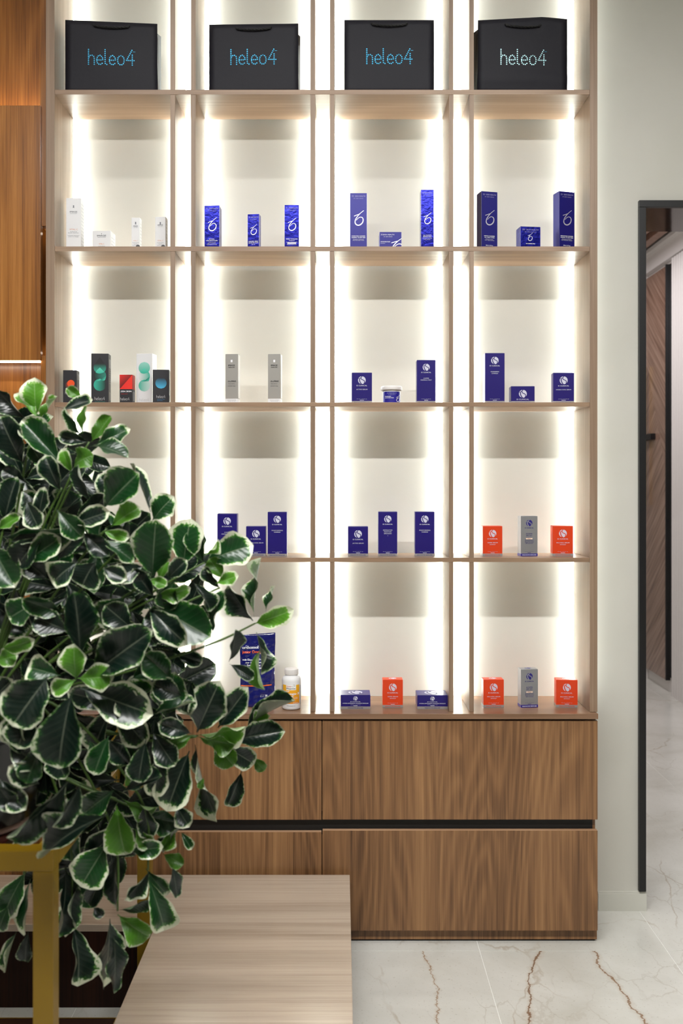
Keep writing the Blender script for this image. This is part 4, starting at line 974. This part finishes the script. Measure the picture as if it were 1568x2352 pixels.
LEAVES = '''85 955 80 867 52 L;85 958 32 905 22 L;92 965 132 910 24 L;58 962 -6 896 35 D;140 945 213 918 32 D;190 918 152 891 24 L;140 1065 50 965 60 D;55 1068 0 955 70 D
190 998 200 932 22 L;186 1000 148 935 22 D;210 1015 255 955 34 L;220 1022 300 985 42 D;207 1025 295 1052 34 D;204 1015 133 1000 30 D;100 1070 72 1025 36 D;140 1130 103 1045 44 D
165 1085 142 1030 28 L;208 1148 180 1066 30 D;170 1068 215 1045 46 L;240 1165 320 1085 80 D;345 1176 298 1064 18 D;255 1210 322 1165 46 L;165 1205 253 1175 46 D;235 1220 298 1235 28 L
190 1222 250 1278 44 D;230 1240 308 1292 36 D;5 1232 170 1222 40 D;10 1200 40 1095 50 D;-10 1190 18 1120 34 L;-5 1215 48 1185 30 L;60 1110 5 1080 38 D;88 1190 103 1118 34 D
60 1290 140 1235 62 D;-20 1250 35 1350 78 D;20 1245 90 1235 30 D;350 1195 400 1140 56 D;350 1325 358 1192 90 D;420 1300 437 1190 74 D;468 1294 436 1216 42 D;470 1290 582 1252 72 D
468 1276 501 1238 10 L;515 1330 480 1283 38 L;495 1340 548 1322 32 L;583 1418 600 1280 20 D;581 1426 524 1343 38 D;585 1432 675 1400 42 L;610 1405 632 1345 18 D;488 1455 515 1356 36 D
340 1395 430 1482 58 D;350 1388 485 1465 88 D;356 1370 438 1350 32 L;352 1370 305 1305 36 D;365 1335 385 1284 28 L;385 1330 430 1286 40 D;342 1330 384 1345 26 L;505 1352 468 1300 26 D
443 1338 484 1405 28 D;206 1553 352 1447 88 D;400 1500 465 1522 34 D;527 1525 582 1560 28 D;525 1520 540 1445 22 D;588 1452 600 1550 20 D;598 1490 608 1585 22 L
185 1512 170 1358 62 D;205 1500 250 1438 22 D;175 1560 170 1478 56 L;140 1552 64 1532 62 D;178 1558 262 1555 60 L;175 1562 118 1592 40 L;185 1580 352 1642 92 D;165 1590 135 1766 98 D
110 1555 28 1668 104 D;80 1630 40 1720 70 D;5 1490 80 1468 30 L;-10 1520 42 1505 42 L;150 1410 50 1375 42 D;160 1450 80 1418 60 D;220 1290 188 1348 78 D;235 1305 292 1332 40 D
452 1682 505 1564 82 D;500 1672 570 1578 56 D;380 1642 402 1543 76 D;345 1645 450 1612 30 D;562 1682 678 1610 26 D;565 1680 622 1645 18 L;455 1688 565 1668 26 L;530 1700 655 1680 56 D
455 1692 540 1710 30 L;490 1700 537 1760 50 L;520 1715 584 1755 50 D;580 1740 608 1770 26 L;555 1770 521 1852 36 D;448 1710 498 1888 34 D;435 1725 383 1864 76 D;468 1785 458 1812 16 L
440 1685 362 1660 42 D;440 1690 390 1715 30 L;350 1680 402 1760 52 D;405 1850 435 1900 42 D;400 1885 370 1955 28 L;425 1890 375 1960 18 D;415 1910 440 1952 20 D;375 1962 422 1985 32 L
160 1790 14 1924 42 D;185 1800 120 1900 30 D;45 1865 -5 1805 45 D;262 1815 188 1872 58 D;268 1850 288 1964 66 L;250 1870 97 1970 68 D;275 1825 372 1782 30 D;285 1808 322 1765 28 L
280 1835 362 1855 30 L;300 1865 412 1890 46 D;310 1905 345 1945 40 L;300 1955 375 1945 40 D;245 1940 185 2037 82 D;265 1960 268 2085 42 D;240 2000 205 2080 40 D;150 1990 130 2155 36 D
185 2010 148 2150 44 D;215 2085 238 2105 24 D;345 2000 285 2068 28 D;335 1995 385 2055 45 D;340 2015 378 2137 56 D;395 1990 407 2062 25 D;275 2090 345 2065 22 D;270 2100 344 2152 56 L
165 2120 178 2266 40 D;252 2110 238 2268 34 D;262 2150 262 2282 28 D;60 2000 5 2110 60 D;70 2020 55 2150 36 D;65 2140 58 2208 32 D;38 2140 12 2234 24 D;20 2080 -4 2140 40 D
60 1740 20 1640 50 D;100 1700 60 1800 50 D;300 1760 250 1700 40 D;395 1560 330 1500 60 D;300 1440 240 1390 60 D;110 1330 60 1290 50 D;420 1600 350 1570 50 D;300 1560 380 1520 50 D;330 1300 260 1330 50 D
335 1700 318 1798 52 D;372 1720 352 1830 48 D;250 1690 215 1780 50 D;330 1850 345 1925 44 D;205 1700 235 1760 40 D;20 1700 88 1760 58 D;90 1800 20 1760 52 D;120 1700 150 1790 50 D;0 1790 60 1860 48 D;-10 1600 30 1560 44 D
100 1230 40 1300 60 D;180 1290 120 1340 62 D;290 1370 230 1440 74 D;400 1450 330 1420 64 D;250 1480 320 1440 50 D;90 1380 20 1420 60 D;330 1640 270 1600 60 D;130 1170 190 1235 50 D;270 1140 225 1090 50 D;60 1150 90 1215 44 D;400 1330 380 1400 50 D;440 1560 420 1640 56 D'''
def depth_at(x, y):
    # the crown bulges towards the camera in its middle
    r2 = ((x-170)/470)**2+((y-1560)/760)**2
    return 2.03+.30*min(1.3, r2) if y < 1990 else 2.13
rows = [r for blk in LEAVES.split('\n') for r in blk.split(';') if r.strip()]
for r in rows:
    a = r.split(); bx_, by_, tx_, ty_, wp = map(float, a[:5]); Lp = math.hypot(tx_-bx_, ty_-by_)
    Y = depth_at((bx_+tx_)/2, (by_+ty_)/2)+rl.uniform(-.03, .03)
    if by_ > 1985: Y = max(Y, 2.08)
    elif 1900 < ty_ < 2000 and tx_ < 200: Y = 1.90
    elif 1600 < ty_ < 1960 and tx_ < 150: Y = 1.87
    put_leaf(bx_, by_, tx_, ty_, wp*1.04, a[5], Y, dY=Lp*Y/F*rl.uniform(-.15, .35))
# inner and far leaves, whorls of four to six around hidden shoots
def inside(x, y):
    if y < 940 or y > 2090: return False
    prof = [(940, 110), (1000, 205), (1080, 240), (1180, 300), (1250, 400), (1330, 470), (1450, 500), (1600, 480), (1700, 430), (1780, 370), (1900, 330), (2000, 300), (2090, 240)]
    for (ya, xa), (yb2, xb) in zip(prof, prof[1:]):
        if ya <= y <= yb2: return x < xa+(xb-xa)*(y-ya)/(yb2-ya)
    return False
HUBS = []
tries = 0
while NL[0] < 296 and tries < 900:
    tries += 1
    x = rl.uniform(-160, 480); y = rl.uniform(960, 2040)
    if not inside(x+45, y): continue
    if y > 1880 and x < 95: continue
    Y = depth_at(x, y)+rl.uniform(.07, .42) if y < 1900 else rl.uniform(2.2, 2.36)
    HUBS.append((x, y, Y)); a0 = rl.uniform(0, 6.28); nlf = rl.choice((4, 5, 5))
    for k_ in range(nlf):
        if NL[0] >= 299: break
        a = a0+k_*6.28/nlf+rl.uniform(-.3, .3); L = rl.uniform(105, 160)*2.1/Y
        tx_, ty_ = x+L*math.cos(a), y+L*math.sin(a)*.95
        if not inside(tx_+8, min(2085, ty_)) : continue
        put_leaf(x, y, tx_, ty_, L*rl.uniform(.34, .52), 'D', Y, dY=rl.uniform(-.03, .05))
# the crown's hidden core: leaves too many and too deep in to pick out, one joined part
core = MB(); cuv = []
for k_ in range(760):
    x = rl.uniform(-420, 470); y = rl.uniform(960, 2060)
    if not inside(x+48, min(2085, y+10)) or (y > 1900 and x < 100): continue
    Y = depth_at(max(x, 0), y)+rl.uniform(.12, .55) if y < 1900 else rl.uniform(2.22, 2.4)
    a = rl.uniform(0, 6.28); L = rl.uniform(.08, .14)
    c0 = Vector(P(x, y, Y)); ax = Vector((math.cos(a), rl.uniform(-.5, .3), math.sin(a))).normalized()
    n_ = Vector((rl.uniform(-.6, .6), -1, rl.uniform(-.2, .8))); n_ = (n_-ax*n_.dot(ax)).normalized(); x_ = ax.cross(n_); W = L*rl.uniform(.4, .55)
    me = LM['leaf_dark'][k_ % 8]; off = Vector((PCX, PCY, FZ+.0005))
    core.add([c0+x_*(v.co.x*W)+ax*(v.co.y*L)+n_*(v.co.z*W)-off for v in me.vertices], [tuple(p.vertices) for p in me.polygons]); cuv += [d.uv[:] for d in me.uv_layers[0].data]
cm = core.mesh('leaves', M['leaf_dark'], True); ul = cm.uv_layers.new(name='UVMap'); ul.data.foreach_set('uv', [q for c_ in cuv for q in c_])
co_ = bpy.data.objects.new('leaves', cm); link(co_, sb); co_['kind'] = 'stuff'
# stems from the pot to the shoots
org = Vector((0, 0, .19))
def stem(pts, r0, r1):
    m = MB(); q = []
    P3 = [Vector(p) for p in pts]
    for i in range(len(P3)-1):
        p0, p1, p2, p3 = P3[max(i-1, 0)], P3[i], P3[i+1], P3[min(i+2, len(P3)-1)]
        for k_ in range(6):
            u = k_/6; q.append(.5*((2*p1)+(-p0+p2)*u+(2*p0-5*p1+4*p2-p3)*u*u+(-p0+3*p1-3*p2+p3)*u**3))
    q.append(P3[-1]); n = len(q)
    m.tube(q, [r0+(r1-r0)*i/(n-1) for i in range(n)], 6); m.build('stem', M['stem'], sb, True)
loc = lambda x, y, Y: Vector(P(x, y, Y))-Vector((PCX, PCY, FZ+.0005))
for (x, y) in [(85, 960), (205, 1015), (142, 1120), (245, 1215), (352, 1375), (585, 1432), (455, 1690), (172, 1562), (268, 1835), (270, 2092), (340, 1998), (470, 1292), (505, 1350), (190, 1070), (350, 1330), (10, 1205), (60, 1290), (400, 1885), (55, 2010), (165, 2110), (345, 1200)]:
    Y = depth_at(x, y) if y < 1985 else 2.11; e_ = loc(x, y, Y)
    if (x, y) == (585, 1432): mid = [loc(120, 1590, 2.12), loc(300, 1541, 2.09), loc(490, 1477, 2.12)]
    elif y > 1900: mid = [Vector((e_.x*.45, e_.y*.3, .26)), Vector((e_.x*.95, e_.y, max(e_.z+.16, 0)))]
    else: mid = [Vector((e_.x*.35, e_.y*.4+.03, .19+(e_.z-.19)*.45)), Vector((e_.x*.8, e_.y*.85, .19+(e_.z-.19)*.85))]
    stem([org+Vector((rl.uniform(-.04, .04), rl.uniform(-.04, .04), 0))]+mid+[e_], .0045, .0022)
stem([loc(120, 1640, 2.2), loc(400, 1800, 2.1), loc(430, 1862, 2.1), loc(490, 1815, 2.12), loc(505, 1770, 2.12)][:1]+[loc(330, 1700, 2.2), loc(450, 1692, 2.13)], .004, .0025)
